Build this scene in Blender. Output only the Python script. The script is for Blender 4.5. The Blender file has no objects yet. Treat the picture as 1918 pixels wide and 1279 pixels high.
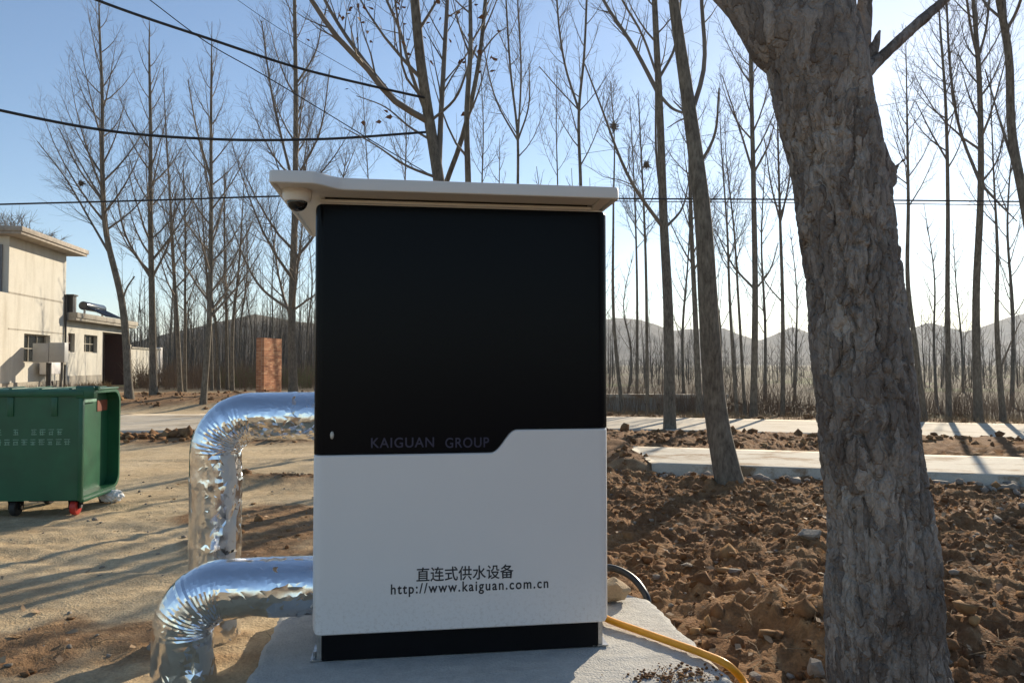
import bpy, bmesh, math, random
import numpy as np
from mathutils import Vector, Matrix

# ------------------------------------------------------------------ camera, sky, sun
scene = bpy.context.scene
R = math.radians
F_PX, CX, CY = 1385.0, 959.0, 639.5
CAM_H, PITCH = 1.55, R(1.74)
SUN_AZ, SUN_EL = R(29.0), R(22.0)       # to the right of the view axis / above the horizon

cam_data = bpy.data.cameras.new("camera")
cam = bpy.data.objects.new("camera", cam_data)
scene.collection.objects.link(cam)
cam.location = (0, 0, CAM_H)
cam.rotation_euler = (math.pi / 2 + PITCH, 0, 0)
cam_data.sensor_width = 36.0
cam_data.lens = 36.0 * F_PX / 1918.0
cam_data.clip_start = 0.05
cam_data.clip_end = 12000.0
scene.camera = cam

world = bpy.data.worlds.new("World")
scene.world = world
world.use_nodes = True
wn = world.node_tree.nodes
wl = world.node_tree.links
bg = wn["Background"]
sky = wn.new("ShaderNodeTexSky")
sky.sky_type = 'NISHITA'
sky.sun_disc = False
sky.sun_elevation = SUN_EL
sky.sun_rotation = SUN_AZ
sky.altitude = 100.0
sky.air_density = 1.0
sky.dust_density = 0.17
sky.ozone_density = 2.5
wl.new(sky.outputs[0], bg.inputs[0])
bg.inputs[1].default_value = 0.1

sun_data = bpy.data.lights.new("sun", 'SUN')
sun = bpy.data.objects.new("sun", sun_data)
scene.collection.objects.link(sun)
sun_data.energy = 5.0
sun_data.angle = R(0.53)
sun_data.color = (1.0, 0.87, 0.68)
to_sun = Vector((math.sin(SUN_AZ) * math.cos(SUN_EL), math.cos(SUN_AZ) * math.cos(SUN_EL), math.sin(SUN_EL)))
sun.rotation_euler = (-to_sun).to_track_quat('-Z', 'Y').to_euler()
sun.location = (30, 50, 40)

scene.view_settings.view_transform = 'Standard'
scene.view_settings.look = 'None'
scene.view_settings.exposure = 0.62
scene.view_settings.gamma = 1.0
scene.view_settings.use_curve_mapping = False
scene.cycles.max_bounces = 8
scene.cycles.volume_bounces = 0

# ------------------------------------------------------------------ helpers
COL = scene.collection
rng = np.random.default_rng(7)


def P(px, py, Y):
    """photograph pixel + distance along the view's ground direction -> world point"""
    a = (px - CX) / F_PX
    u = -(py - CY) / F_PX
    c, s = math.cos(PITCH), math.sin(PITCH)
    yw = c - s * u
    zw = s + c * u
    k = Y / yw
    return Vector((a * k, Y, CAM_H + zw * k))


def sm(a, b, x):
    t = np.clip((np.asarray(x, float) - a) / (b - a), 0, 1)
    return t * t * (3 - 2 * t)


# --- noise
_perm = np.random.default_rng(3).permutation(512)
_perm = np.concatenate([_perm, _perm, _perm])
_gang = np.random.default_rng(4).uniform(0, 2 * np.pi, 512)
_gx, _gy = np.cos(_gang), np.sin(_gang)
_g3 = np.random.default_rng(5).normal(size=(512, 3))
_g3 /= np.linalg.norm(_g3, axis=1)[:, None]


def noise2(x, y, s=0):
    x = np.asarray(x, float); y = np.asarray(y, float)
    xi = np.floor(x).astype(int); yi = np.floor(y).astype(int)
    xf, yf = x - xi, y - yi
    u = xf * xf * xf * (xf * (xf * 6 - 15) + 10)
    v = yf * yf * yf * (yf * (yf * 6 - 15) + 10)

    def g(ix, iy, fx, fy):
        h = _perm[(_perm[(ix + s * 37) & 511] + iy) & 511]
        return _gx[h] * fx + _gy[h] * fy
    a = g(xi, yi, xf, yf); b = g(xi + 1, yi, xf - 1, yf)
    c = g(xi, yi + 1, xf, yf - 1); d = g(xi + 1, yi + 1, xf - 1, yf - 1)
    return 1.4 * ((a + (b - a) * u) * (1 - v) + (c + (d - c) * u) * v)


def noise3(x, y, z, s=0):
    x = np.asarray(x, float); y = np.asarray(y, float); z = np.asarray(z, float)
    xi = np.floor(x).astype(int); yi = np.floor(y).astype(int); zi = np.floor(z).astype(int)
    xf, yf, zf = x - xi, y - yi, z - zi
    f = lambda t: t * t * t * (t * (t * 6 - 15) + 10)
    u, v, w = f(xf), f(yf), f(zf)

    def g(i, j, k):
        h = _perm[(_perm[(_perm[(xi + i + s * 31) & 511] + yi + j) & 511] + zi + k) & 511]
        q = _g3[h]
        return q[..., 0] * (xf - i) + q[..., 1] * (yf - j) + q[..., 2] * (zf - k)
    l = lambda a, b, t: a + (b - a) * t
    return 1.5 * l(l(l(g(0, 0, 0), g(1, 0, 0), u), l(g(0, 1, 0), g(1, 1, 0), u), v),
                   l(l(g(0, 0, 1), g(1, 0, 1), u), l(g(0, 1, 1), g(1, 1, 1), u), v), w)


_wr = np.random.default_rng(11).uniform(0, 1, (512, 5))


def facets(x, y, s=0):
    """jittered cells, each a randomly tilted little plane: crisp broken lumps in -1..1"""
    xi = np.floor(x).astype(int); yi = np.floor(y).astype(int)
    best = np.full(x.shape, 9.0); out = np.zeros(x.shape)
    for i in (-1, 0, 1):
        for j in (-1, 0, 1):
            h = _perm[(_perm[(xi + i + s * 37) & 511] + yi + j) & 511]
            w = _wr[h]
            dx = x - (xi + i + w[..., 0]); dy = y - (yi + j + w[..., 1])
            d = dx * dx + dy * dy
            k = d < best
            best = np.where(k, d, best)
            out = np.where(k, (w[..., 2] - .5) + (w[..., 3] - .5) * 1.6 * dx + (w[..., 4] - .5) * 1.6 * dy - .5 * d, out)
    return out


def fbm2(x, y, o=4, s=0):
    r = 0; a = 1.0; f = 1.0
    for k in range(o):
        r = r + a * noise2(x * f + 17.3 * k, y * f - 9.1 * k, s + k)
        a *= .5; f *= 2.03
    return r


# --- object helpers
def new_obj(name, mesh, parent=None, kind=None):
    o = bpy.data.objects.new(name, mesh)
    COL.objects.link(o)
    if parent is not None:
        o.parent = parent
    if kind:
        o["kind"] = kind
    return o


def tag(o, label=None, cat=None, group=None, kind=None):
    if label: o["label"] = label
    if cat: o["category"] = cat
    if group: o["group"] = group
    if kind: o["kind"] = kind
    return o


def empty(name, loc=(0, 0, 0), rz=0.0, label=None, cat=None, group=None):
    o = bpy.data.objects.new(name, None)
    o.empty_display_size = 0.2
    COL.objects.link(o)
    o.location = loc
    o.rotation_euler = (0, 0, rz)
    return tag(o, label, cat, group)


def np_mesh(name, V, Fq, mat=None, smooth=False):
    """V (n,3); Fq (m,k) faces of k corners"""
    V = np.asarray(V, np.float32); Fq = np.asarray(Fq, np.int32)
    me = bpy.data.meshes.new(name)
    n, (m, k) = len(V), Fq.shape
    me.vertices.add(n)
    me.vertices.foreach_set("co", V.ravel())
    me.loops.add(m * k)
    me.loops.foreach_set("vertex_index", Fq.ravel())
    me.polygons.add(m)
    me.polygons.foreach_set("loop_start", np.arange(m, dtype=np.int32) * k)
    try:
        me.polygons.foreach_set("loop_total", np.full(m, k, np.int32))
    except Exception:
        pass
    if smooth:
        me.polygons.foreach_set("use_smooth", np.ones(m, bool))
    me.update(calc_edges=True)
    me.validate()
    if mat: me.materials.append(mat)
    return me


def bm_mesh(name, bm, mat=None, smooth=None):
    me = bpy.data.meshes.new(name)
    bmesh.ops.recalc_face_normals(bm, faces=bm.faces)
    bm.to_mesh(me); bm.free()
    if mat: me.materials.append(mat)
    if smooth is not None:
        me.polygons.foreach_set("use_smooth", np.ones(len(me.polygons), bool))
        me.set_sharp_from_angle(angle=R(smooth))
    return me


def add_box(bm, x0, x1, y0, y1, z0, z1, bevel=0.0, seg=2, mtx=None):
    t = bmesh.new()
    bmesh.ops.create_cube(t, size=1.0)
    for v in t.verts:
        v.co = Vector(((x0 + x1) / 2 + v.co.x * (x1 - x0), (y0 + y1) / 2 + v.co.y * (y1 - y0), (z0 + z1) / 2 + v.co.z * (z1 - z0)))
    if bevel > 0:
        bmesh.ops.bevel(t, geom=list(t.edges), offset=bevel, segments=seg, profile=0.5, affect='EDGES')
    merge(bm, t, mtx)


def merge(bm, t, mtx=None):
    if mtx is not None:
        bmesh.ops.transform(t, matrix=mtx, verts=t.verts)
    me = bpy.data.meshes.new("tmp")
    t.to_mesh(me); t.free()
    bm.from_mesh(me)
    bpy.data.meshes.remove(me)


def add_cyl(bm, p0, p1, r0, r1=None, n=16, caps=True, bevel=0.0):
    p0, p1 = Vector(p0), Vector(p1)
    d = p1 - p0
    t = bmesh.new()
    bmesh.ops.create_cone(t, cap_ends=caps, segments=n, radius1=r0, radius2=r0 if r1 is None else r1, depth=d.length)
    if bevel > 0 and caps:
        es = [e for e in t.edges if len(e.link_faces) == 2 and any(len(f.verts) > 4 for f in e.link_faces)]
        bmesh.ops.bevel(t, geom=es, offset=bevel, segments=2, profile=.5, affect='EDGES')
    m = Matrix.Translation((p0 + p1) / 2) @ d.to_track_quat('Z', 'Y').to_matrix().to_4x4()
    merge(bm, t, m)


def box_part(name, dims, mat, parent, bevel=0.0, smooth=None, label=None):
    bm = bmesh.new()
    add_box(bm, *dims, bevel=bevel)
    o = new_obj(name, bm_mesh(name, bm, mat, smooth if smooth is not None else (40 if bevel > 0 else None)), parent)
    if label: o["label"] = label
    return o


class Tubes:
    """collects tapered tubes of equal ring counts and builds them in one go"""
    def __init__(self):
        self.g = {}

    def add(self, pts, rad, n=5):
        pts = np.asarray(pts, float)
        self.g.setdefault((len(pts), n), []).append((pts, np.asarray(rad, float)))

    def build(self, origin=(0, 0, 0)):
        VV, FF, off = [], [], 0
        for (k, n), lst in self.g.items():
            Pn = np.stack([a for a, _ in lst]); Rd = np.stack([b for _, b in lst])
            N = len(lst)
            T = np.gradient(Pn, axis=1)
            T /= np.linalg.norm(T, axis=2, keepdims=True) + 1e-9
            ref = np.where(np.abs(T[:, :1, 2:3]) > .8, np.array([1., 0, 0]), np.array([0, 0, 1.]))
            ref = np.broadcast_to(ref, T.shape)
            A = np.cross(T, ref); A /= np.linalg.norm(A, axis=2, keepdims=True) + 1e-9
            B = np.cross(T, A)
            an = np.arange(n) / n * 2 * np.pi
            ring = Pn[:, :, None, :] + Rd[:, :, None, None] * (A[:, :, None, :] * np.cos(an)[None, None, :, None] + B[:, :, None, :] * np.sin(an)[None, None, :, None])
            VV.append(ring.reshape(-1, 3))
            idx = np.arange(N * k * n).reshape(N, k, n) + off
            a = idx[:, :-1, :]; b = np.roll(a, -1, axis=2); d = idx[:, 1:, :]; c = np.roll(d, -1, axis=2)
            FF.append(np.stack([a, d, c, b], -1).reshape(-1, 4))
            off += N * k * n
        V = np.concatenate(VV) - np.asarray(origin, float)
        return V, np.concatenate(FF)


def spline(pts, n):
    """smooth curve through points (tangents weighted by span length) -> n even samples"""
    p = np.asarray([tuple(q) for q in pts], float)
    if len(p) == 2:
        t = np.linspace(0, 1, n)[:, None]
        return p[0] * (1 - t) + p[1] * t
    h = np.maximum(np.linalg.norm(np.diff(p, axis=0), axis=1), 1e-6)
    sl = np.diff(p, axis=0) / h[:, None]
    m = np.empty_like(p)
    m[0], m[-1] = sl[0], sl[-1]
    m[1:-1] = (sl[:-1] * h[1:, None] + sl[1:] * h[:-1, None]) / (h[1:] + h[:-1])[:, None]
    L = np.concatenate([[0], np.cumsum(h)])
    s = np.linspace(0, L[-1], n)
    i = np.clip(np.searchsorted(L, s, side='right') - 1, 0, len(p) - 2)
    t = ((s - L[i]) / h[i])[:, None]; hh = h[i][:, None]
    return (2 * t ** 3 - 3 * t ** 2 + 1) * p[i] + (t ** 3 - 2 * t ** 2 + t) * hh * m[i] + (-2 * t ** 3 + 3 * t ** 2) * p[i + 1] + (t ** 3 - t ** 2) * hh * m[i + 1]


# ------------------------------------------------------------------ materials
def mat_new(name):
    m = bpy.data.materials.new(name)
    m.use_nodes = True
    nt = m.node_tree
    return m, nt, nt.nodes["Principled BSDF"]


def N(nt, t, **kw):
    n = nt.nodes.new(t)
    for k, v in kw.items():
        setattr(n, k, v)
    return n


def noise_node(nt, scale, detail=4, rough=.55, coord=None, vec_scale=None):
    n = N(nt, "ShaderNodeTexNoise")
    n.inputs["Scale"].default_value = scale
    n.inputs["Detail"].default_value = detail
    n.inputs["Roughness"].default_value = rough
    if coord is not None:
        if vec_scale is not None:
            mp = N(nt, "ShaderNodeMapping")
            mp.inputs["Scale"].default_value = vec_scale
            nt.links.new(coord, mp.inputs[0]); coord = mp.outputs[0]
        nt.links.new(coord, n.inputs["Vector"])
    return n


def ramp(nt, src, stops):
    r = N(nt, "ShaderNodeValToRGB")
    cr = r.color_ramp
    while len(cr.elements) < len(stops):
        cr.elements.new(.5)
    for e, (p, c) in zip(cr.elements, stops):
        e.position = p
        e.color = (*c, 1) if len(c) == 3 else c
    nt.links.new(src, r.inputs[0])
    return r


def mix(nt, fac, a, b, mode='MIX'):
    m = N(nt, "ShaderNodeMix", data_type='RGBA', blend_type=mode)
    for sock, v in ((0, fac), (6, a), (7, b)):
        if isinstance(v, bpy.types.NodeSocket):
            nt.links.new(v, m.inputs[sock])
        elif sock == 0:
            m.inputs[0].default_value = v
        else:
            m.inputs[sock].default_value = (*v, 1)
    return m.outputs[2]


def bump(nt, bsdf, h, strength=.5, dist=.01):
    b = N(nt, "ShaderNodeBump")
    b.inputs["Strength"].default_value = strength
    b.inputs["Distance"].default_value = dist
    nt.links.new(h, b.inputs["Height"])
    nt.links.new(b.outputs[0], bsdf.inputs["Normal"])
    return b


def simple(name, col, rough=.6, metal=0.0, var=.15, scale=6.0, bmp=0.0, bscale=40.0, spec=None, bdist=.004):
    """a base colour with mild mottling"""
    m, nt, b = mat_new(name)
    tc = N(nt, "ShaderNodeTexCoord").outputs["Object"]
    n = noise_node(nt, scale, 5, .6, tc)
    lo = tuple(c * (1 - var) for c in col); hi = tuple(min(1, c * (1 + var)) for c in col)
    r = ramp(nt, n.outputs[0], [(.3, lo), (.7, hi)])
    nt.links.new(r.outputs[0], b.inputs["Base Color"])
    b.inputs["Roughness"].default_value = rough
    b.inputs["Metallic"].default_value = metal
    if spec is not None:
        b.inputs["Specular IOR Level"].default_value = spec
    if bmp > 0:
        n2 = noise_node(nt, bscale, 5, .6, tc)
        bump(nt, b, n2.outputs[0], bmp, bdist)
    return m


M = {}
# soil / sand: attribute "soil" says which earth lies where
m, nt, b = mat_new("earth")
geo = N(nt, "ShaderNodeNewGeometry").outputs["Position"]
at = N(nt, "ShaderNodeAttribute", attribute_name="soil")
n1 = noise_node(nt, .9, 6, .62, geo)
n2 = noise_node(nt, 9, 6, .65, geo)
n3 = noise_node(nt, 60, 4, .6, geo)
sand = ramp(nt, n1.outputs[0], [(.3, (.46, .325, .175)), (.52, (.60, .455, .27)), (.7, (.68, .54, .345))])
sand2 = mix(nt, .5, sand.outputs[0], ramp(nt, n2.outputs[0], [(.3, (.38, .265, .15)), (.65, (.67, .53, .33))]).outputs[0])
soil = ramp(nt, n1.outputs[0], [(.3, (.16, .076, .034)), (.5, (.27, .135, .058)), (.68, (.40, .235, .105))])
soil2 = mix(nt, .55, soil.outputs[0], ramp(nt, n2.outputs[0], [(.32, (.105, .056, .028)), (.55, (.25, .14, .066)), (.72, (.46, .32, .17))]).outputs[0])
sep = N(nt, "ShaderNodeSeparateColor"); nt.links.new(at.outputs["Color"], sep.inputs[0])
c = mix(nt, sep.outputs[0], sand2, soil2)
far = ramp(nt, noise_node(nt, .05, 6, .6, geo).outputs[0], [(.35, (.09, .07, .042)), (.52, (.13, .1, .065)), (.6, (.12, .14, .05)), (.72, (.26, .22, .14))])
c = mix(nt, sep.outputs[1], c, far.outputs[0])
fine = ramp(nt, n3.outputs[0], [(.3, (.72, .72, .72)), (.7, (1.2, 1.2, 1.2))])
c = mix(nt, .8, c, fine.outputs[0], 'MULTIPLY')
nt.links.new(c, b.inputs["Base Color"])
b.inputs["Roughness"].default_value = .95
b.inputs["Specular IOR Level"].default_value = .15
hmix = N(nt, "ShaderNodeMath", operation='ADD')
nt.links.new(n2.outputs[0], hmix.inputs[0]); nt.links.new(n3.outputs[0], hmix.inputs[1])
bump(nt, b, hmix.outputs[0], .8, .02)
M['earth'] = m

m, nt, b = mat_new("clod_earth")
oi = N(nt, "ShaderNodeNewGeometry")
nn = noise_node(nt, 3, 5, .6, oi.outputs["Position"])
rr = ramp(nt, nn.outputs[0], [(.3, (.11, .055, .025)), (.5, (.2, .105, .048)), (.7, (.36, .22, .10))])
nt.links.new(rr.outputs[0], b.inputs["Base Color"]); b.inputs["Roughness"].default_value = .95
b.inputs["Specular IOR Level"].default_value = .15
bump(nt, b, noise_node(nt, 70, 4, .6, oi.outputs["Position"]).outputs[0], .7, .01)
M['clod'] = m

# concrete
def concrete(name, col, var=.2, stain=.35, bmp=.5, bdist=.006):
    m, nt, b = mat_new(name)
    g = N(nt, "ShaderNodeNewGeometry").outputs["Position"]
    a = noise_node(nt, 1.6, 6, .65, g); d = noise_node(nt, 14, 6, .7, g); e = noise_node(nt, 90, 3, .6, g)
    lo = tuple(x * (1 - var) for x in col); hi = tuple(min(.9, x * (1 + var)) for x in col)
    c = ramp(nt, a.outputs[0], [(.32, lo), (.66, hi)]).outputs[0]
    c2 = ramp(nt, d.outputs[0], [(.3, tuple(x * (1 - stain) for x in col)), (.6, col), (.75, hi)]).outputs[0]
    c = mix(nt, .5, c, c2)
    c = mix(nt, .6, c, ramp(nt, e.outputs[0], [(.3, (.8, .8, .8)), (.7, (1.12, 1.12, 1.12))]).outputs[0], 'MULTIPLY')
    nt.links.new(c, b.inputs["Base Color"])
    b.inputs["Roughness"].default_value = .88
    b.inputs["Specular IOR Level"].default_value = .25
    h = N(nt, "ShaderNodeMath", operation='ADD'); nt.links.new(d.outputs[0], h.inputs[0]); nt.links.new(e.outputs[0], h.inputs[1])
    bump(nt, b, h.outputs[0], bmp, bdist)
    return m


M['road'] = concrete("road_concrete", (.55, .48, .37), .12, .2, .4, .006)
M['kerb_slab'] = concrete("slab_concrete", (.56, .51, .41), .12, .25, .5, .006)
M['plinth'] = concrete("plinth_concrete", (.53, .51, .46), .15, .3, .8, .01)
M['stone'] = concrete("stone", (.30, .26, .21), .25, .35, .8, .01)
M['plaster'] = concrete("wall_plaster", (.62, .585, .50), .08, .16, .3, .01)
M['parapet'] = concrete("parapet_concrete", (.42, .38, .31), .2, .4, .4, .02)
M['low_wall'] = concrete("low_wall_concrete", (.42, .38, .32), .2, .3, .4, .02)

def dirty(m, col, scale, lo, hi):
    nt = m.node_tree; b = nt.nodes["Principled BSDF"]
    src = b.inputs["Base Color"].links[0].from_socket
    g = N(nt, "ShaderNodeNewGeometry").outputs["Position"]
    n = noise_node(nt, scale, 8, .72, g, (1, 2.2, 1))
    f = ramp(nt, n.outputs[0], [(lo, (0, 0, 0)), (hi, (1, 1, 1))])
    c = mix(nt, f.outputs[0], src, col)
    nt.links.new(c, b.inputs["Base Color"])


def streaks(m, col, amt):
    nt = m.node_tree; b = nt.nodes["Principled BSDF"]
    src = b.inputs["Base Color"].links[0].from_socket
    g = N(nt, "ShaderNodeNewGeometry").outputs["Position"]
    n = noise_node(nt, 1.0, 6, .7, g, (1.6, 1.6, .22))
    f = ramp(nt, n.outputs[0], [(.48, (0, 0, 0)), (.72, (amt, amt, amt))])
    nt.links.new(mix(nt, f.outputs[0], src, col), b.inputs["Base Color"])


streaks(M['plaster'], (.33, .28, .2), .5)
streaks(M['parapet'], (.12, .1, .08), .8)
dirty(M['kerb_slab'], (.25, .16, .085), 1.1, .5, .6)
dirty(M['road'], (.34, .25, .15), .9, .5, .68)

# bark
def bark(name, c0, c1, c2, sx, sz, bd, bs=1.0):
    m, nt, b = mat_new(name)
    g = N(nt, "ShaderNodeTexCoord").outputs["Object"]
    a = noise_node(nt, 1.0, 6, .65, g, (sx, sx, sz))
    d = noise_node(nt, 1.0, 6, .7, g, (sx * .12, sx * .12, sz * .35))
    c = ramp(nt, a.outputs[0], [(.34, c0), (.5, c1), (.68, c2)]).outputs[0]
    c = mix(nt, .7, c, ramp(nt, d.outputs[0], [(.35, (.62, .6, .58)), (.62, (1.25, 1.2, 1.15))]).outputs[0], 'MULTIPLY')
    nt.links.new(c, b.inputs["Base Color"])
    b.inputs["Roughness"].default_value = .9
    b.inputs["Specular IOR Level"].default_value = .2
    bump(nt, b, a.outputs[0], bs, bd)
    return m


m, nt, b = mat_new("bark_near")
g = N(nt, "ShaderNodeTexCoord").outputs["Object"]
wn_ = noise_node(nt, 9, 4, .6, g)
ofs = N(nt, "ShaderNodeVectorMath", operation='MULTIPLY_ADD')
nt.links.new(wn_.outputs["Color"], ofs.inputs[0]); ofs.inputs[1].default_value = (.09, .09, .16); nt.links.new(g, ofs.inputs[2])
mp = N(nt, "ShaderNodeMapping"); mp.inputs["Scale"].default_value = (27, 27, 8); nt.links.new(ofs.outputs[0], mp.inputs[0])
ve = N(nt, "ShaderNodeTexVoronoi", feature='DISTANCE_TO_EDGE'); ve.inputs["Scale"].default_value = 1; nt.links.new(mp.outputs[0], ve.inputs["Vector"])
vc = N(nt, "ShaderNodeTexVoronoi", feature='F1'); vc.inputs["Scale"].default_value = 1; nt.links.new(mp.outputs[0], vc.inputs["Vector"])
mp2 = N(nt, "ShaderNodeMapping"); mp2.inputs["Scale"].default_value = (62, 62, 26); nt.links.new(ofs.outputs[0], mp2.inputs[0])
ve2 = N(nt, "ShaderNodeTexVoronoi", feature='DISTANCE_TO_EDGE'); ve2.inputs["Scale"].default_value = 1; nt.links.new(mp2.outputs[0], ve2.inputs["Vector"])
fn = noise_node(nt, 1, 8, .72, g, (60, 60, 26))
lich = noise_node(nt, 3.2, 6, .7, g, (1, 1, .6))
sepc = N(nt, "ShaderNodeSeparateColor"); nt.links.new(vc.outputs["Color"], sepc.inputs[0])
c1 = ramp(nt, sepc.outputs[0], [(.0, (.19, .158, .134)), (.5, (.30, .257, .218)), (1, (.41, .355, .305))]).outputs[0]
c2 = mix(nt, .75, c1, ramp(nt, fn.outputs[0], [(.3, (.62, .6, .58)), (.52, (1, 1, 1)), (.7, (1.3, 1.28, 1.25))]).outputs[0], 'MULTIPLY')
c3 = mix(nt, .8, c2, ramp(nt, lich.outputs[0], [(.38, (.68, .64, .62)), (.55, (1, 1, 1)), (.68, (1.2, 1.2, 1.16))]).outputs[0], 'MULTIPLY')
nt.links.new(c3, b.inputs["Base Color"]); b.inputs["Roughness"].default_value = .92; b.inputs["Specular IOR Level"].default_value = .15
r1 = ramp(nt, ve.outputs[0], [(.0, (0, 0, 0)), (.14, (.75, .75, .75)), (.4, (1, 1, 1))])
r2 = ramp(nt, ve2.outputs[0], [(.0, (0, 0, 0)), (.2, (1, 1, 1))])
h1 = N(nt, "ShaderNodeMath", operation='MULTIPLY_ADD'); nt.links.new(r2.outputs[0], h1.inputs[0]); h1.inputs[1].default_value = .3; nt.links.new(r1.outputs[0], h1.inputs[2])
h2 = N(nt, "ShaderNodeMath", operation='MULTIPLY_ADD'); nt.links.new(fn.outputs[0], h2.inputs[0]); h2.inputs[1].default_value = .7; nt.links.new(h1.outputs[0], h2.inputs[2])
bump(nt, b, h2.outputs[0], .9, .011)
M['bark_near'] = m
M['bark'] = bark("poplar_bark", (.09, .078, .06), (.16, .14, .11), (.22, .2, .16), 30, 8, .006, .6)
M['twig'] = simple("twig_bark", (.17, .14, .108), .85, var=.25, scale=2)
M['far_twig'] = simple("far_twigs", (.095, .078, .06), .9, var=.25, scale=.3)
M['leaf'] = simple("dry_leaf", (.16, .075, .035), .8, var=.35, scale=4)
M['drygrass'] = simple("dry_grass", (.27, .19, .1), .9, var=.35, scale=1.2)
M['brush'] = simple("dry_brush", (.2, .135, .085), .9, var=.35, scale=.5)
M['greenbrush'] = simple("green_brush", (.17, .18, .07), .9, var=.3, scale=.8)

# painted things
M['white_paint'] = simple("white_powder_coat", (.78, .745, .71), .42, var=.012, scale=3, bmp=.05, bscale=500, bdist=.001)
nt = M['white_paint'].node_tree; b = nt.nodes["Principled BSDF"]
src = b.inputs["Base Color"].links[0].from_socket
tcs = N(nt, "ShaderNodeTexCoord").outputs["Object"]
sx = N(nt, "ShaderNodeSeparateXYZ"); nt.links.new(tcs, sx.inputs[0])
zr = ramp(nt, sx.outputs["Z"], [(.13, (1, 1, 1)), (.42, (0, 0, 0))])
sp = ramp(nt, noise_node(nt, 55, 6, .75, tcs).outputs[0], [(.5, (0, 0, 0)), (.72, (.5, .5, .5))])
nt.links.new(mix(nt, mix(nt, 1.0, zr.outputs[0], sp.outputs[0], 'MULTIPLY'), src, (.36, .27, .18)), b.inputs["Base Color"])
m, nt, b = mat_new("black_glass_coat")
b.inputs["Base Color"].default_value = (.0030, .0036, .0055, 1); b.inputs["Roughness"].default_value = .24
b.inputs["IOR"].default_value = 1.42; b.inputs["Specular IOR Level"].default_value = .12
M['black_panel'] = m
M['body'] = simple("cabinet_body_grey", (.55, .55, .54), .5, var=.04)
M['roof_paint'] = simple("roof_off_white", (.73, .70, .65), .5, var=.02, scale=3)
M['gap_shade'] = simple("gap_shade", (.02, .018, .016), .8, var=.1)
M['base_black'] = simple("base_black", (.006, .006, .007), .7, var=.2, spec=.1)
M['steel'] = simple("worn_steel", (.4, .4, .4), .4, 1.0, var=.25, scale=30)
M['dome_white'] = simple("dome_white_plastic", (.8, .78, .74), .35, var=.01)
m, nt, b = mat_new("dome_smoked")
b.inputs["Base Color"].default_value = (.01, .01, .011, 1); b.inputs["Roughness"].default_value = .06
M['dome_dark'] = m
M['ink'] = simple("ink_dark", (.02, .021, .025), .55, var=.1)
M['ink_blue'] = simple("ink_blue", (.014, .017, .055), .35, var=.1)
M['bin_green'] = simple("bin_green_paint", (.008, .088, .038), .42, var=.22, scale=3.5, bmp=.15, bscale=30)
M['bin_mark'] = simple("bin_faded_marks", (.16, .30, .22), .6, var=.4, scale=20)
M['rubber'] = simple("black_rubber", (.02, .02, .02), .7, var=.2)
M['red_plastic'] = simple("red_caster", (.45, .03, .02), .5, var=.2)
M['rust'] = simple("rust_patch", (.2, .055, .025), .8, var=.3, scale=12)
M['cable'] = simple("cable_black", (.012, .012, .013), .55, var=.1)
M['yellow'] = simple("yellow_hose", (.78, .33, .015), .4, var=.12, scale=14, bmp=.2, bscale=60)
M['hose_black'] = simple("black_hose", (.015, .015, .015), .35, var=.1)
M['bag'] = simple("white_plastic_bag", (.7, .7, .68), .4, var=.1)
m, nt, b = mat_new("red_brick")
oi = N(nt, "ShaderNodeObjectInfo"); g = N(nt, "ShaderNodeNewGeometry").outputs["Position"]
c1 = ramp(nt, oi.outputs["Random"], [(0, (.33, .13, .065)), (.5, (.50, .22, .105)), (1, (.60, .33, .18))]).outputs[0]
c1 = mix(nt, .6, c1, ramp(nt, noise_node(nt, 9, 5, .6, g).outputs[0], [(.3, (.7, .7, .7)), (.7, (1.2, 1.2, 1.2))]).outputs[0], 'MULTIPLY')
nt.links.new(c1, b.inputs["Base Color"]); b.inputs["Roughness"].default_value = .95
M['brick'] = m
M['mortar'] = simple("mortar", (.42, .33, .24), .95, var=.15, scale=20)
M['red_door'] = simple("dark_red_door", (.05, .011, .008), .6, var=.2)
M['window_dark'] = simple("window_dark_glass", (.02, .022, .02), .15, var=.2)
M['grey_metal'] = simple("grey_metal_box", (.36, .36, .35), .5, var=.08, scale=3)
M['shutter'] = simple("grey_shutter", (.18, .19, .2), .5, var=.1)
M['roof_far'] = simple("roof_edge", (.36, .31, .25), .85, var=.3, scale=4)
M['dark_pipe'] = simple("dark_drain_pipe", (.04, .035, .03), .6, var=.2)
M['solar'] = simple("solar_tube_dark", (.02, .025, .035), .25, var=.2)
m, nt, b = mat_new("crinkled_foil")
g = N(nt, "ShaderNodeTexCoord").outputs["Object"]
b.inputs["Base Color"].default_value = (.86, .86, .87, 1); b.inputs["Metallic"].default_value = 1.0
b.inputs["Roughness"].default_value = .11
f1 = noise_node(nt, 13, 5, .55, g); f1.noise_type = 'RIDGED_MULTIFRACTAL'; f1.normalize = True
v1 = N(nt, "ShaderNodeTexVoronoi", feature='F1'); v1.inputs["Scale"].default_value = 30
nt.links.new(g, v1.inputs["Vector"])
ad = N(nt, "ShaderNodeMath", operation='MULTIPLY_ADD'); nt.links.new(v1.outputs[0], ad.inputs[0]); ad.inputs[1].default_value = .35
nt.links.new(f1.outputs[0], ad.inputs[2])
bump(nt, b, ad.outputs[0], .16, .008)
rgh = ramp(nt, noise_node(nt, 7, 5, .6, g).outputs[0], [(.35, (.09, .09, .09)), (.7, (.26, .26, .26))])
nt.links.new(rgh.outputs[0], b.inputs["Roughness"])
M['foil'] = m
m, nt, b = mat_new("hill_scrub")
g = N(nt, "ShaderNodeNewGeometry").outputs["Position"]
hr = ramp(nt, noise_node(nt, .02, 8, .68, g).outputs[0], [(.35, (.07, .06, .05)), (.52, (.13, .115, .09)), (.68, (.22, .2, .17))])
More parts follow.
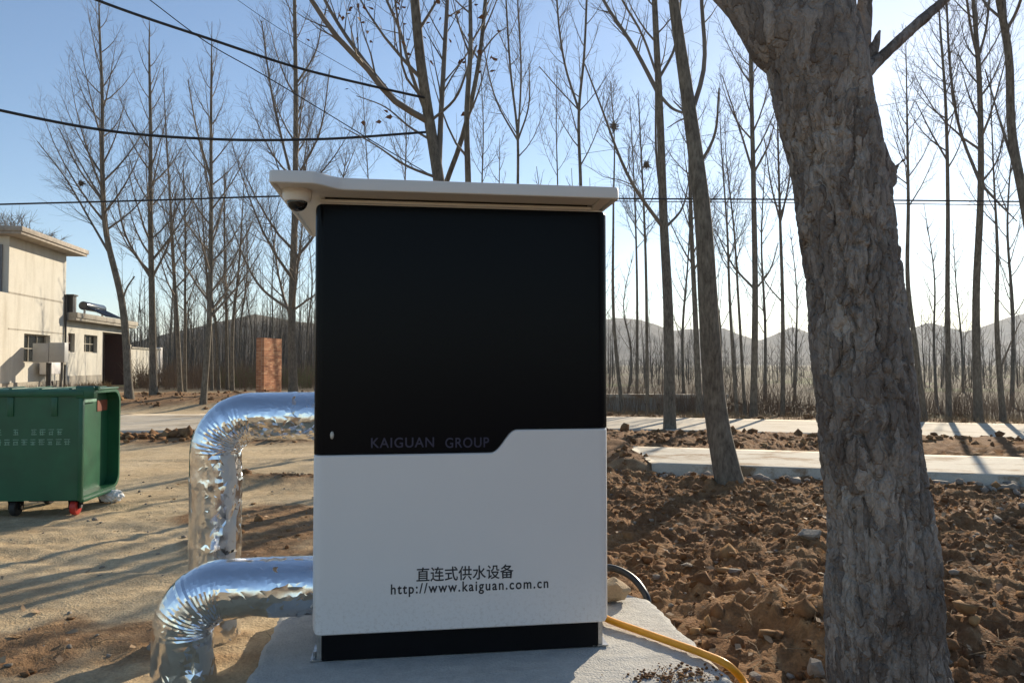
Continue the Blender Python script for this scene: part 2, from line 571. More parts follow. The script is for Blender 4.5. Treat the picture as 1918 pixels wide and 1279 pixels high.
nt.links.new(hr.outputs[0], b.inputs["Base Color"]); b.inputs["Roughness"].default_value = 1.0
b.inputs["Specular IOR Level"].default_value = 0
M['hill'] = m

# ------------------------------------------------------------------ ground
ROAD_F = [(-70, 13.5), (-30, 15.0), (-12, 16.0), (-5, 16.7), (0, 17.1), (2.9, 16.9), (10, 14.8), (30, 8.8), (70, -3)]
ROAD_B = [(-70, 18.5), (-30, 20.0), (-12, 21.5), (-5, 22.0), (0, 21.9), (2.8, 21.2), (12.4, 18.7), (30, 13.6), (70, 2)]
fx = lambda pl, x: np.interp(x, [p[0] for p in pl], [p[1] for p in pl])
SLAB_Z = .16


def base_z(x, y):
    """large forms"""
    x = np.asarray(x, float); y = np.asarray(y, float)
    left = sm(3, -4, x)
    rb = fx(ROAD_B, x)
    z = .30 * sm(-2, 6, y - rb) * left
    z = z + (1 - left) * (-2.2 * sm(0.8, 22, y - rb) - 3.0 * sm(20, 160, y - rb))
    z = z + left * (-.6 * sm(25, 120, y - rb))
    return z


def strips(x, y):
    rf, rb = fx(ROAD_F, x), fx(ROAD_B, x)
    bank = sm(-2.9, -2.0, y - rf) * sm(.25, -.35, y - rf)        # earth bank in front of the road
    slab_f = 10.37 - .268 * (x - 1.88)                            # front edge line of the pavement slab
    inslab = sm(2.0, 2.4, x) * sm(-.0, .15, y - slab_f) * sm(2.35, 2.2, y - slab_f)
    onroad = sm(-.1, .15, y - rf) * sm(.1, -.15, y - rb)
    return rf, rb, bank, slab_f, inslab, onroad


def soil_mask(x, y):
    rf, rb, bank, slab_f, inslab, onroad = strips(x, y)
    n = fbm2(x * .55, y * .55, 4, 5)
    right = sm(-.9, .5, x + .25 * n + .05 * (y - 4)) * sm(.6, -.3, y - slab_f)
    # brown patches on the sandy side
    pch = sm(.15, .55, n + .25 * sm(5.5, 7.5, y) * sm(9.2, 7.0, y) * sm(-4.5, -2.0, x) + .55 * np.exp(-(((x + 2.0) / 1.2) ** 2 + ((y - 6.4) / 1.1) ** 2))
             + .5 * np.exp(-(((x + 2.2) / .9) ** 2 + ((y - 4.3) / .5) ** 2)))
    pch = np.maximum(pch, .55 * sm(-.25, .5, n) * sm(8.5, 5.0, y))
    lf = sm(0.3, -.6, x) * pch * .85 * sm(9.5, 8.5, y)
    ridge = np.exp(-((y - 10.2 - .12 * x - .2 * n) / .33) ** 2) * sm(-4.6, -3.9, x) * sm(2.5, 1.4, x)
    isl = sm(1.2, 2.4, y - rb + .6 * n) * sm(9.5, 7, y - rb + .8 * n)
    beh = sm(.1, .6, y - rb) * sm(-1, 2, x)
    gap = sm(-1.5, 1.0, x) * sm(2.1, 2.5, y - slab_f + .5 * n) * sm(.3, -.1, y - rf)
    return np.clip(np.maximum.reduce([right, lf, bank * sm(-9.5, -7.5, x), ridge, isl * .9, beh * .8, gap, sm(.8, 1.4, x) * sm(3.2, 2.2, x) * sm(0, .3, y - slab_f) * sm(3, 2.4, y - slab_f)]), 0, 1)


def ground_z(x, y, detail=True):
    x = np.asarray(x, float); y = np.asarray(y, float)
    z = base_z(x, y)
    rf, rb, bank, slab_f, inslab, onroad = strips(x, y)
    s = soil_mask(x, y)
    n0 = fbm2(x * .9, y * .9, 3, 1)
    # rough dug earth: broad heaps, then clods
    offp = sm(1.1, 1.8, x + .14 * (y - 3.3) + sm(4.6, 5.6, y) * 2)
    near_r = sm(-.6, .6, x) * sm(.2, -.9, y - slab_f) * offp
    z = z + near_r * (.10 * n0 + .05 * np.abs(fbm2(x * 2.1, y * 2.1, 3, 9)))
    z = z + near_r * .20 * np.exp(-(((x - 1.95) / .5) ** 2 + ((y - 4.3) / .45) ** 2))        # spoil heap by the plinth
    z = z - near_r * .12 * np.exp(-(((x - 1.25) / .35) ** 2 + ((y - 3.35) / .35) ** 2))
    z = z + bank * (.06 + .10 * np.abs(fbm2(x * 1.3, y * 1.3, 3, 12))) * sm(-9.5, -7.5, x) * (.65 + .5 * noise2(x * .5, y * .5, 4))
    z = z + (1 - s) * .025 * fbm2(x * .5, y * .8, 4, 21)
    isl = sm(1.2, 2.4, y - rb) * sm(9.5, 7, y - rb) * sm(2, -2, x)
    z = z + isl * (.10 + .14 * np.abs(fbm2(x * .8, y * .8, 3, 14)))
    ridge = np.exp(-((y - 10.2 - .12 * x) / .3) ** 2) * sm(-4.6, -3.9, x) * sm(2.5, 1.4, x)
    z = z + ridge * (.07 + .06 * n0)
    if detail:
        w = s * sm(26, 14, y)
        cl = .055 * (1 - 2.2 * np.abs(noise2(x * 3.1, y * 3.1, 30))) + .03 * (1 - 2.2 * np.abs(noise2(x * 7.3, y * 7.3, 31)))
        cl = cl + .017 * noise2(x * 15, y * 15, 32) + .010 * noise2(x * 31, y * 31, 33)
        ww = .06 * noise2(x * 4, y * 4, 50); wv = .06 * noise2(x * 4 + 9, y * 4, 51)
        cl = .75 * cl + .034 * facets((x + ww) * 5.5, (y + wv) * 5.5, 1) + .026 * facets((x - ww) * 11, (y + wv) * 11, 2) + .02 * facets(x * 21 + 8 * ww, y * 21 - 8 * wv, 3)
        z = z + w * cl * (.35 + .65 * offp)
        z = z + (1 - s) * sm(12, 8, y) * (.008 * noise2(x * 5, y * 7, 35) + .005 * noise2(x * 14, y * 14, 36))
    zend = .33 * np.exp(-(((x - 1.72) / .42) ** 2)) * sm(-.3, .3, y - slab_f) * sm(2.9, 2.2, y - slab_f) * (1 + .4 * n0)
    rut = 0
    for c0_, c1_, w_ in ((12.1, .05, .11), (13.5, .04, .11), (8.6, .16, .10), (7.2, .17, .10), (6.1, -.25, .09), (5.0, -.26, .09)):
        dlt = y - (c0_ + c1_ * x + .25 * noise2(x * .22, x * 0, 61))
        rut = rut - .013 * np.exp(-(dlt / w_) ** 2) * (1 + .25 * np.sin(x * 44 + 9 * dlt)) + .006 * np.exp(-((np.abs(dlt) - 2 * w_) / (w_ * .7)) ** 2)
    z = z + rut * (1 - s) * sm(.2, -1.2, x) * sm(14.5, 13.5, y)
    # keep earth below the paved strips and under the plinth
    z = np.where(inslab > 0, z * (1 - inslab) + (-.02) * inslab, z)
    z = np.maximum(z, zend - .06)
    z = z * (1 - onroad) + (base_z(x, y) - .05) * onroad
    pl = sm(-1.3, -1.1, x + .14 * (y - 3.3)) * sm(1.22, 1.06, x + .14 * (y - 3.3)) * sm(2.9, 3.05, y) * sm(5.0, 4.7, y)
    z = z * (1 - pl) + (-.02) * pl
    return z


def lines(a, b, step, lo, hi, g_lo, g_hi):
    core = np.arange(a, b + 1e-6, step)
    up, dn, s, v = [], [], step, b
    while v < hi:
        s *= g_hi; v += s; up.append(v)
    s, v = step, a
    while v > lo:
        s *= g_lo; v -= s; dn.append(v)
    return np.array(dn[::-1] + list(core) + up)


gx = lines(-5.6, 6.6, .026, -2600, 2600, 1.07, 1.07)
gy = lines(3.0, 11.0, .026, -300, 3500, 1.12, 1.03)
XX, YY = np.meshgrid(gx, gy)
ZZ = ground_z(XX, YY)
nx, ny = len(gx), len(gy)
V = np.stack([XX, YY, ZZ], -1).reshape(-1, 3)
ii = np.arange(nx * ny).reshape(ny, nx)
Fq = np.stack([ii[:-1, :-1], ii[:-1, 1:], ii[1:, 1:], ii[1:, :-1]], -1).reshape(-1, 4)
gm = np_mesh("ground", V, Fq, M['earth'], True)
ca = gm.color_attributes.new("soil", 'FLOAT_COLOR', 'POINT')
S = soil_mask(XX, YY)
FARM = np.maximum(sm(1.0, 5, YY - fx(ROAD_B, XX)) * sm(-.5, 2, XX), sm(9, 14, YY - fx(ROAD_B, XX)))
cc = np.stack([S, FARM, S * 0, S * 0 + 1], -1).reshape(-1).astype(np.float32)
ca.data.foreach_set("color", cc)
ground = new_obj("ground", gm, kind="structure")


def gz(x, y):
    return float(ground_z(np.array([x]), np.array([y]))[0])


# roads
def strip_mesh(name, xs, f0, f1, z_fn, mat, thick):
    """ribbon between two edge lines with a top and front/back faces"""
    T = 10
    xs = np.asarray(xs); V = []; n = len(xs)
    prof = []
    for k in range(T + 1):
        t = k / T
        yk = f0(xs) * (1 - t) + f1(xs) * t
        prof.append(np.stack([xs, yk, z_fn(xs, yk)], -1))
    bot0 = prof[0] - np.array([0, -.0, thick]); bot1 = prof[-1] - np.array([0, 0, thick])
    allp = [bot0] + prof + [bot1]
    V = np.concatenate(allp)
    ii = np.arange(len(allp) * n).reshape(len(allp), n)
    Fq = np.stack([ii[:-1, :-1], ii[:-1, 1:], ii[1:, 1:], ii[1:, :-1]], -1).reshape(-1, 4)
    base = np.stack([prof[k] - np.array([0, 0, thick]) for k in range(1, T)])          # underside verts for the end caps
    k0 = len(V)
    V = np.concatenate([V, base[:, 0], base[:, -1]])
    caps = []
    for col, o_ in ((0, k0), (n - 1, k0 + T - 1)):
        low = [ii[0, col]] + [o_ + k for k in range(T - 1)] + [ii[-1, col]]
        for k in range(T):
            caps.append((low[k], low[k + 1], ii[k + 2, col], ii[k + 1, col]))
    return np_mesh(name, V, np.concatenate([Fq, np.array(caps)]), mat)


xs = np.linspace(-68, 68, 500)
road = new_obj("road", strip_mesh("road", xs, lambda x: fx(ROAD_F, x) + .05 * noise2(x * 2, x * 0, 3) + .03 * noise2(x * 7, x * 0, 4), lambda x: fx(ROAD_B, x) + .05 * noise2(x * 1.5, x * 0, 8),
                                  lambda x, y: base_z(x, y) + .05, M['road'], .16), kind="structure")
xs = np.linspace(1.95, 30, 220)
pav = new_obj("pavement", strip_mesh("pavement", xs, lambda x: 10.37 - .268 * (x - 1.88) + .012 * noise2(x * 3, x * 0, 3) + .018 * np.abs(noise2(x * 11, x * 0, 5)), lambda x: 10.37 - .268 * (x - 1.88) + 2.25 + .04 * noise2(x * 2, x * 0, 6),
                                     lambda x, y: SLAB_Z + 0 * x, M['kerb_slab'], .34), kind="structure")

# hills
def hills(name, x0, x1, Y, prof, depth, seed, n=220):
    xs = np.linspace(x0, x1, n)
    h = np.array([prof(x) for x in xs]) + 6 * fbm2(xs * .012, xs * 0 + seed, 5, seed) * (abs(Y) / 1200)
    rows = []
    for k, (t, hh) in enumerate([(-.9, 0), (-.6, .18), (-.35, .45), (-.15, .8), (0, 1.0), (.2, .8), (.6, .3), (1, 0)]):
        yy = Y + t * depth + .1 * depth * fbm2(xs * .004, xs * 0 + k, 3, seed + 1)
        zz = -6 + (h + 6) * hh * (1 + .25 * (1 - hh) * fbm2(xs * .008, xs * 0 + k * 3.3, 4, seed + 2))
        rows.append(np.stack([xs, yy, zz], -1))
    V = np.concatenate(rows)
    ii = np.arange(len(rows) * n).reshape(len(rows), n)
    Fq = np.stack([ii[:-1, :-1], ii[:-1, 1:], ii[1:, 1:], ii[1:, :-1]], -1).reshape(-1, 4)
    return new_obj(name, np_mesh(name, V, Fq, M['hill'], True), kind="structure")


def ridge_fn(pts, Y):
    w = [P(a, b_, Y) for a, b_ in pts]
    X = [p.x for p in w]; Z = [p.z for p in w]
    return lambda x: np.interp(x, X, Z)


hills("hills", -260, 60, 300, ridge_fn([(-600, 660), (0, 690), (210, 650), (300, 622), (380, 608), (460, 588), (540, 600), (640, 610), (760, 650), (900, 760), (1500, 900)], 300), 120, 3)
hills("hills", -900, 1500, 1300, ridge_fn([(0, 660), (500, 640), (900, 630), (1080, 605), (1160, 590), (1240, 612), (1330, 618), (1420, 640), (1490, 612), (1560, 625), (1690, 632), (1750, 604), (1800, 622), (1850, 606), (1918, 588), (2050, 582), (2300, 605), (2800, 640)], 1300), 500, 11)
hills("hills", -1800, 2600, 2300, ridge_fn([(-600, 650), (100, 660), (600, 640), (1150, 632), (1300, 628), (1500, 640), (1640, 622), (1760, 630), (1900, 620), (2200, 625), (2800, 650)], 2300), 700, 19)

# ------------------------------------------------------------------ water supply cabinet
TH = math.atan2(.2, 1.44)
L0 = Vector((-.951, 3.54, 0))
W = 1.454
PZ = .124                                # top of the plinth
cab = empty("water_supply_cabinet", (L0.x, L0.y, PZ), TH,
            "tall black and white pump cabinet with overhanging roof standing on the concrete plinth", "cabinet")
LOC = lambda z: z - PZ                   # world height -> cabinet height


def uz(px, py, off=0.0):
    """pixel -> (u, z) on the cabinet's front plane"""
    d = P(px, py, 10) - Vector((0, 0, CAM_H))
    n = Vector((-math.sin(TH), math.cos(TH), 0))
    o = Vector((0, 0, CAM_H))
    p0 = L0 + n * off
    t = (p0 - o).dot(n) / d.dot(n)
    q = o + d * t
    return (q - L0).dot(Vector((math.cos(TH), math.sin(TH), 0))), q.z


def lw(u, bk, z):
    """cabinet coordinates -> world"""
    c, s = math.cos(TH), math.sin(TH)
    return Vector((L0.x + c * u - s * bk, L0.y + s * u + c * bk, z))


Z0, Z1 = .262, 2.322
zlo, zhi = uz(760, 850)[1], uz(1050, 803)[1]
ua, ub = uz(915, 840)[0], uz(972, 840)[0]


def split_z(u):
    t = np.clip((u - ua) / (ub - ua), 0, 1)
    return zlo + (zhi - zlo) * (t * t * t * (t * (t * 6 - 15) + 10))


us = np.unique(np.concatenate([np.linspace(0, .07, 15), np.linspace(.07, ua, 8), np.linspace(ua, ub, 33), np.linspace(ub, W - .07, 6), np.linspace(W - .07, W, 15)]))
RC = .05
def prof_v(u):
    e = np.minimum(u, W - u)
    t = np.clip(1 - e / RC, 0, 1)
    return RC * (1 - np.sqrt(np.maximum(0, 1 - t * t)))


def panel(name, lo, hi, mat, label=None):
    n = len(us); rows = []
    v = prof_v(us); l, h = lo(us), hi(us)
    back = np.full(n, .07)
    e = .006
    for (vv, zz) in ((back, l), (v + e, l), (v, l + e), (v, h - e), (v + e, h), (back, h)):
        rows.append(np.stack([us, vv, zz - PZ], -1))
    V = np.concatenate(rows); k = len(rows)
    ii = np.arange(k * n).reshape(k, n)
    Fq = np.stack([ii[:-1, :-1], ii[:-1, 1:], ii[1:, 1:], ii[1:, :-1]], -1).reshape(-1, 4)
    me = np_mesh(name, V, Fq, mat, True)
    me.set_sharp_from_angle(angle=R(28))
    o = new_obj(name, me, cab)
    if label: o["label"] = label
    return o


corner = lambda u, d: d * (.028 * np.clip(1 - np.minimum(u, W - u) / .028, 0, 1) ** 2)
pw = panel("lower_panel", lambda u: Z0 + corner(u, 1), lambda u: split_z(u) - .0015, M['white_paint'], "white lower front panel with dark lettering")
pb = panel("upper_panel", lambda u: split_z(u) + .0015, lambda u: Z1 + 0 * u - corner(u, 1) * .6, M['black_panel'], "glossy black upper front panel")
box_part("body", (.012, W - .012, .06, 1.02, LOC(.25), LOC(2.333)), M['body'], cab, .01)
box_part("base_frame", (.045, W - .05, .05, .98, LOC(PZ + .001), LOC(.2505)), M['base_black'], cab)
for u in (.02, W - .045):
    bm = bmesh.new()
    add_box(bm, u, u + .022, .055, .25, LOC(PZ + .008), LOC(.249))
    add_box(bm, u - .03, u + .05, .05, .25, LOC(PZ + .001), LOC(PZ + .0075))
    add_cyl(bm, (u - .012, .09, LOC(PZ + .007)), (u - .012, .09, LOC(PZ + .035)), .009, n=8)
    new_obj("foot_bracket", bm_mesh("foot_bracket", bm, M['steel']), cab)
# lock
ul, zl = uz(622, 815)
bm = bmesh.new()
add_cyl(bm, (0, -.006, 0), (0, .004, 0), .010, n=20, bevel=.002)
for v in bm.verts: v.co.z *= 1.9; v.co.x *= .9
add_box(bm, -.0015, .0015, -.0085, -.004, -.009, .009)
o = new_obj("lock", bm_mesh("lock", bm, M['steel'], 40), cab); o.location = (ul, 0, LOC(zl))


def text_part(name, s, mat, px0, px1, pyc, hpx, parent, space=1.0, bold=0.0, shear=0.0):
    cu = bpy.data.curves.new(name, 'FONT')
    cu.body = s
    cu.size = 1.0
    cu.space_character = space
    cu.offset = bold
    cu.shear = shear
    ob = bpy.data.objects.new(name + "_tmp", cu)
    COL.objects.link(ob)
    dg = bpy.context.evaluated_depsgraph_get()
    me = bpy.data.meshes.new_from_object(ob.evaluated_get(dg))
    bpy.data.objects.remove(ob)
    bpy.data.curves.remove(cu)
    co = np.empty(len(me.vertices) * 3, np.float32); me.vertices.foreach_get("co", co); co = co.reshape(-1, 3)
    lo, hi = co.min(0), co.max(0)
    u0, u1 = uz(px0, pyc)[0], uz(px1, pyc)[0]
    za, zb = uz((px0 + px1) / 2, pyc + hpx / 2)[1], uz((px0 + px1) / 2, pyc - hpx / 2)[1]
    sx = (u1 - u0) / (hi[0] - lo[0]); sz = (zb - za) / (hi[1] - lo[1])
    V = np.stack([u0 + (co[:, 0] - lo[0]) * sx, np.full(len(co), -.0012), za + (co[:, 1] - lo[1]) * sz - PZ], -1)
    me.vertices.foreach_set("co", V.astype(np.float32).ravel())
    me.materials.clear(); me.materials.append(mat)
    me.update()
    me.name = name
    return new_obj(name, me, parent)


tx = text_part("lettering", "直连式供水设备", M['ink'], 780, 962, 1072.5, 27, pw, 1.02, .012)
tx["label"] = "large dark Chinese lettering on the white panel"
tx = text_part("lettering", "http://www.kaiguan.com.cn", M['ink'], 732, 1027, 1100, 25, pw, 1.22, .018)
tx["label"] = "dark web address lettering under the Chinese characters"
for w_, p0, p1 in (("KAIGUAN", 695, 813), ("GROUP", 834, 916)):
    tx = text_part("lettering", w_, M['ink_blue'], p0, p1, 828.5, 19, pb, 1.12, .01)
    tx["label"] = "dim blue capital lettering on the black panel"

# roof: outline in (u, back), camera wing on the left
ZR0, ZR1 = 2.340, 2.398
out = []
def arc(cx, cy, r, a0, a1, n=7):
    return [(cx + r * math.cos(R(a0 + (a1 - a0) * k / n)), cy + r * math.sin(R(a0 + (a1 - a0) * k / n))) for k in range(n + 1)]
uL, uR, bB = -.155, 1.452, 1.10
fW, fM = -.33, -.225                    # front of the wing / of the main roof
out += arc(uL + .02, fW + .02, .02, 180, 270)
for k in range(17):
    t = k / 16
    out.append((.02 + .14 * t, fW + (fM - fW) * (t * t * (3 - 2 * t))))
out += arc(uR - .035, fM + .035, .035, 270, 360)
out += [(uR, .55), (uR - .06, bB), (uL + .05, bB), (uL, bB - .06)]


def inset(poly, d):
    n = len(poly); r = []
    for i in range(n):
        a, b_, c_ = Vector(poly[i - 1]), Vector(poly[i]), Vector(poly[(i + 1) % n])
        e0 = (b_ - a); e1 = (c_ - b_)
        n0 = Vector((-e0.y, e0.x)).normalized() if e0.length > 1e-7 else Vector((0, 0))
        n1 = Vector((-e1.y, e1.x)).normalized() if e1.length > 1e-7 else n0
        m_ = (n0 + n1)
        if m_.length < 1e-6: m_ = n0
        m_.normalize()
        r.append((b_.x + m_.x * d, b_.y + m_.y * d))
    return r


bm = bmesh.new()
rings = [(out, ZR0 + .004), (out, ZR1 - .012), (inset(out, .004), ZR1 - .003), (inset(out, .014), ZR1)]
under = [(inset(out, .004), ZR0), (inset(out, .016), ZR0), (inset(out, .022), ZR0 + .012)]
vr = [[bm.verts.new((u, v, LOC(z))) for u, v in pl] for pl, z in rings]
vu = [[bm.verts.new((u, v, LOC(z))) for u, v in pl] for pl, z in under]
n_ = len(out)
for a, b_ in list(zip(vr[:-1], vr[1:])) + [(vu[0], vr[0])] + [(vu[1], vu[0]), (vu[2], vu[1])]:
    for i in range(n_):
        j = (i + 1) % n_
        bm.faces.new((a[i], a[j], b_[j], b_[i]))
from mathutils.geometry import tessellate_polygon
for vl in (vr[-1], vu[-1]):
    for tri in tessellate_polygon([[Vector((v.co.x, v.co.y, 0)) for v in vl]]):
        try: bm.faces.new([vl[i] for i in tri])
        except ValueError: pass
roof = new_obj("roof", bm_mesh("roof", bm, M['roof_paint'], 38), cab)
# soffit rail between door and roof, and a dark strip painting the gap's shade
bm = bmesh.new(); add_box(bm, .03, W - .09, -.02, 1.0, LOC(2.3265), LOC(2.341), .004)
new_obj("soffit_rail", bm_mesh("soffit_rail", bm, M['roof_paint'], 40), roof)
bm = bmesh.new(); add_box(bm, .05, W - .11, -.005, .98, LOC(2.3405), LOC(2.3535))
new_obj("gap_shade_strip", bm_mesh("gap_shade_strip", bm, M['gap_shade']), roof)
# sloping end bracket of the roof
bm = bmesh.new()
pr = [(W - .085, -.17, ZR0 + .010), (W - .03, -.17, ZR0 + .010), (W - .085, .02, ZR0 + .010), (W - .03, .02, ZR0 + .010), (W - .085, .02, 2.3275), (W - .05, .02, 2.3275)]
vs = [bm.verts.new((a, b_, LOC(z))) for a, b_, z in pr]
for f in ((0, 1, 3, 2), (0, 2, 4), (1, 5, 3), (2, 3, 5, 4), (0, 4, 5, 1)): bm.faces.new([vs[i] for i in f])
new_obj("roof_bracket", bm_mesh("roof_bracket", bm, M['roof_paint']), roof)
# top strip of the door opening
box_part("door_head", (.03, W - .03, .008, .06, LOC(2.3225), LOC(2.329)), M['white_paint'], cab)

# dome camera under the wing
dc = lw(-.062, -.13, 0)
dz = ZR0 + .012
dome = empty("dome_camera", (dc.x, dc.y, dz), TH, "small white dome security camera under the cabinet roof's left wing", "camera")
def lathe(bm, prof, n=32):
    rings = [[bm.verts.new((r * math.cos(2 * math.pi * k / n), r * math.sin(2 * math.pi * k / n), z)) for k in range(n)] for r, z in prof]
    for a, b_ in zip(rings[:-1], rings[1:]):
        for k in range(n):
            bm.faces.new((a[k], a[(k + 1) % n], b_[(k + 1) % n], b_[k]))
    bm.faces.new(rings[-1]); bm.faces.new(rings[0][::-1])
bm = bmesh.new(); lathe(bm, [(.066, 0), (.067, -.014), (.065, -.036), (.057, -.052), (.052, -.054)])
new_obj("housing", bm_mesh("housing", bm, M['dome_white'], 40), dome)
bm = bmesh.new(); lathe(bm, [(.046, -.0535)] + [(.046 * math.cos(a), -.056 - .042 * math.sin(a)) for a in np.linspace(0, 1.5, 10)])
new_obj("smoked_dome", bm_mesh("smoked_dome", bm, M['dome_dark'], 60), dome)
# small bird-like dark antenna lying on the roof
q = lw(.36, .55, ZR1)
an = empty("roof_antenna", q, TH, "short dark antenna stub lying on top of the cabinet roof", "antenna")
bm = bmesh.new(); add_cyl(bm, (0, 0, .0), (0, 0, .06), .012, n=8); new_obj("mount", bm_mesh("mount", bm, M['rubber']), an)
bm = bmesh.new(); add_cyl(bm, (-.055, 0, .085), (.05, 0, .052), .009, n=8); new_obj("rod", bm_mesh("rod", bm, M['rubber']), an)

# ------------------------------------------------------------------ plinth slab
bm = bmesh.new()
u0, u1, b0, b1 = -.27, 1.92, -.42, 1.06
nu, nb = 90, 62
uu = np.linspace(u0, u1, nu); bb = np.linspace(b0, b1, nb)
UU, BB = np.meshgrid(uu, bb)
BB = b0 + (BB - b0) * (1 - .19 * sm(1.66, 1.92, UU))
ed = np.minimum.reduce([UU - u0, u1 - UU, BB - b0, b0 + (b1 - b0) * (1 - .19 * sm(1.66, 1.92, UU)) - BB])
# ragged cast edges
ju = .018 * noise2(BB * 5, BB * 0, 41) + .01 * noise2(BB * 17, BB * 0, 42)
jb = .015 * noise2(UU * 5, UU * 0, 43)
UJ = UU + ju * np.clip(np.abs((UU - (u0 + u1) / 2) / ((u1 - u0) / 2)), 0, 1) ** 3
BJ = BB + jb * np.clip(np.abs((BB - (b0 + b1) / 2) / ((b1 - b0) / 2)), 0, 1) ** 3
inside = sm(.0, .08, np.minimum.reduce([UU - .0, W - UU, BB - .02, 1.1 - BB]))
ZJ = PZ - .001 - .02 * sm(.03, 0, ed) + (1 - inside) * (.004 * fbm2(UU * 6, BB * 20, 4, 44) - .004)
c_, s_ = math.cos(TH), math.sin(TH)
top = np.stack([UJ, BJ, ZJ - PZ], -1)
ring = list(range(nu)) + [nu * (k + 1) - 1 for k in range(1, nb)] + [nu * (nb - 1) + k for k in range(nu - 2, -1, -1)] + [nu * k for k in range(nb - 2, 0, -1)]
tv = top.reshape(-1, 3)
bot = tv[ring].copy(); bot[:, 2] = -PZ - .1
V = np.concatenate([tv, bot])
ii = np.arange(nu * nb).reshape(nb, nu)
Fq = np.stack([ii[:-1, :-1], ii[:-1, 1:], ii[1:, 1:], ii[1:, :-1]], -1).reshape(-1, 4)
rg = np.array(ring); bi = np.arange(len(rg)) + nu * nb
Fs = np.stack([rg, bi, np.roll(bi, -1), np.roll(rg, -1)], -1)
plm = np_mesh("concrete_plinth", V, np.concatenate([Fq, Fs]), M['plinth'], True)
plm.set_sharp_from_angle(angle=R(45))
pl = new_obj("concrete_plinth", plm)
pl.location = (L0.x, L0.y, PZ); pl.rotation_euler = (0, 0, TH)
tag(pl, "rough grey concrete plinth slab under the pump cabinet", "plinth")

